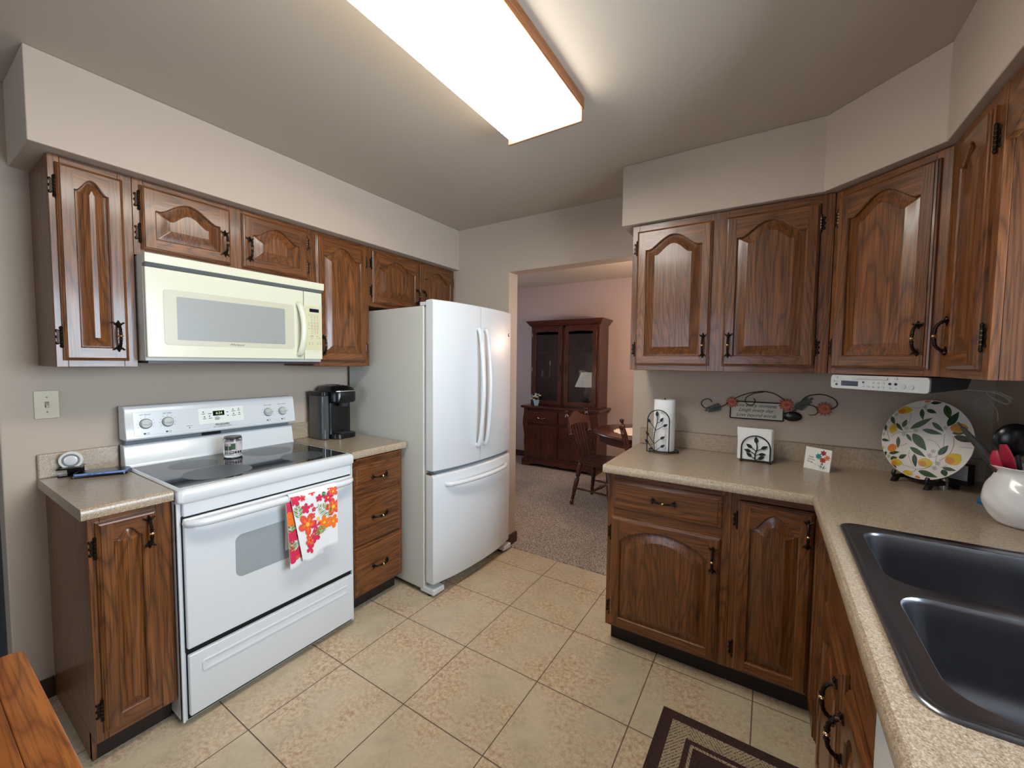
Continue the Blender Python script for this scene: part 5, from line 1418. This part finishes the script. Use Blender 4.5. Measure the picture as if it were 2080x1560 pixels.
m = MB(); m.rings([[(x*k_, y*k_, z) for x, y in el] for k_, z in ((.90, .645), (.90, .7115))], 0, True, True); m.build('apron', cherry_h, r)
m = MB(); m.lathe([(.0, .05), (.09, .05), (.10, .12), (.06, .18), (.09, .30), (.055, .42), (.05, .50), (.11, .60), (.12, .6445), (0, .6445)], 24); m.build('pedestal', cherry_v, r)
for a in (PI/4, 3*PI/4, 5*PI/4, 7*PI/4):
    m = MB(); c_, s_ = math.cos(a), math.sin(a)
    m.tube(smooth_path([(.05*c_, .05*s_, .20), (.16*c_, .16*s_, .16), (.30*c_, .30*s_, .06), (.40*c_, .40*s_, .026)], 4), [.03, .03, .03, .03, .028, .028, .026, .026, .024, .024, .024, .024, .024], 10); m.build('leg', cherry_h, r)
r = thing('lace_doily', 'white scalloped doily lying on the oval dining table', 'doily', (1.45, 3.86, .751))
m = MB(); pts = [((.235+.016*abs(math.sin(i*PI/8)))*math.cos(2*PI*i/128), (.235+.016*abs(math.sin(i*PI/8)))*math.sin(2*PI*i/128)) for i in range(128)]
m.prism(pts, 0, .002, 'xy'); m.build('doily', mat('lace_white', (222, 214, 200), .95), r, smooth=0)
m = MB()
for i in range(16): m.sphere((.18*math.cos(2*PI*i/16), .18*math.sin(2*PI*i/16), .0025), .012, 0, 8, (1, 1, .12))
m.build('lace_motifs', mat('lace_shadow', (176, 164, 148), .95), r)

# ------------------------------------------------------------------ chandelier over the dining table (seen reflected in the refrigerator door)
bulb_m = mat('candle_bulb', (255, 220, 170), .3, emit=(255, 196, 130), estr=60)
crys = mat('crystal', (250, 250, 252), .03, trans=1)
r = thing('chandelier', 'small brass chandelier with candle bulbs and crystal drops above the dining table', 'chandelier', (1.72, 3.93, 1.62))
MB().tube([(0, 0, -.10), (0, 0, .88)], .006, 8).lathe([(.0, -.12), (.03, -.10), (.02, -.05), (.035, 0), (.015, .04), (.01, .2)], 16).lathe([(.06, .86), (.05, .875), (0, .879)], 20).build('stem', brassb, r)
for i in range(5):
    a = 2*PI*i/5; c_, s_ = math.cos(a), math.sin(a)
    arm = MB().tube(smooth_path([(0, 0, -.02), (.08*c_, .08*s_, -.07), (.17*c_, .17*s_, -.04), (.19*c_, .19*s_, .03)], 5), .005, 8).lathe([(.0, .03), (.028, .035), (.03, .04), (.009, .042), (.009, .09), (0, .09)], 14, 0, (.19*c_, .19*s_, 0)).build('arm', brassb, r)
    b = MB(); b.lathe([(.0, .0905), (.008, .092), (.013, .108), (.009, .130), (0, .145)], 12, 0, (.19*c_, .19*s_, 0)); b.build('bulb', bulb_m, arm)
    d = MB()
    for j, z in enumerate((.01, -.02, -.045)): d.sphere((.19*c_, .19*s_, z), .010-.001*j, 0, 8, (1, 1, 1.3))
    d.build('crystal_drop', crys, arm, smooth=0)
d = MB()
for i in range(10):
    a = 2*PI*i/10
    for j in range(4): d.sphere((.045*(4-j)/4*math.cos(a)+.02*math.cos(a), .045*(4-j)/4*math.sin(a)+.02*math.sin(a), -.10-.03*j), .008, 0, 6)
d.sphere((0, 0, -.24), .018, 0, 8); d.build('crystal_basket', crys, r, smooth=0)
for i in range(5):
    a = 2*PI*i/5
    pl_ = bpy.data.lights.new('chandelier_light', 'POINT'); pl_.energy = 5.0; pl_.color = (1.0, .73, .56); pl_.shadow_soft_size = .014
    po_ = bpy.data.objects.new('chandelier_light', pl_); C.objects.link(po_); po_.location = (1.72+.19*math.cos(a), 3.93+.19*math.sin(a), 1.62+.165)

# ------------------------------------------------------------------ table lamp in the living area (seen reflected in the hutch glass)
r = thing('lamp_table', 'small dark side table with a white shaded lamp in the living area', 'side table', (-.20, 3.0, .006))
MB().lathe([(.24, .55), (.25, .56), (.25, .575), (0, .58)], 28).build('table_top', cherry_h, r)
MB().lathe([(.16, 0), (.14, .02), (.03, .05), (.025, .40), (.06, .55), (0, .55)], 18).build('pedestal', cherry_v, r)
r = thing('table_lamp', 'white pleated cone lamp standing on the side table', 'lamp', (-.20, 3.0, .587))
MB().lathe([(0, 0), (.07, 0), (.06, .02), (.02, .05), (.06, .14), (.07, .22), (.02, .32), (.010, .40), (0, .40)], 22).build('base', mat('lamp_ceramic', (120, 116, 110), .3), r)
m = MB(); m.lathe([(.19, .41), (.085, .66)], 40, 0, (0,0,0), 'z', lambda a, h: 1+.008*math.cos(20*a)); m.f = [f for f in m.f if len(f) == 4]; m.m = [0]*len(m.f)
m.build('shade', mat('lamp_shade', (240, 236, 226), .8, emit=(254, 249, 236), estr=1.3), r, smooth=60)

# ------------------------------------------------------------------ ceiling light
r = thing('ceiling_light', 'long fluorescent ceiling light with white wraparound diffuser and oak side rails', 'ceiling light', (0, 0, 0))
lx0, lx1, ly0, ly1 = 1.487, 1.825, .225, 1.458
diff_m = mat('light_diffuser', (240, 240, 236), .4, emit=(254, 249, 236), estr=11.0)
k = N(diff_m); sp = k.n('ShaderNodeSeparateXYZ'); k.l(k.coord(), sp.inputs[0])
prof = [(lx0+.004, 2.400), (lx0+.006, 2.372), (lx0+.018, 2.358), (lx1-.016, 2.358), (lx1-.006, 2.366), (lx1-.004, 2.405)]
m = MB(); m.rings([[(x, y, z) for x, z in prof] for y in (ly0+.012, ly1-.012)], 0, True, True)
m.build('diffuser', diff_m, r, smooth=30)
fx_w = table_y
MB().box(lx1-.006, lx1+.006, ly0, ly1, 2.398, ZC-.001).build('side_rail', fx_w, r, bev=.003)
MB().box(lx0-.006, lx0+.006, ly0, ly1, 2.398, ZC-.001).build('side_rail', fx_w, r, bev=.003)
for y in (ly0, ly1-.012):
    MB().box(lx0-.002, lx1+.002, y, y+.012, 2.350, ZC-.001).build('end_cap', mat('light_end_cap', (150, 110, 84), .5), r, bev=.003)
MB().box(lx0+.02, lx1-.02, ly0+.02, ly1-.02, 2.41, ZC-.001).build('housing', white, r)
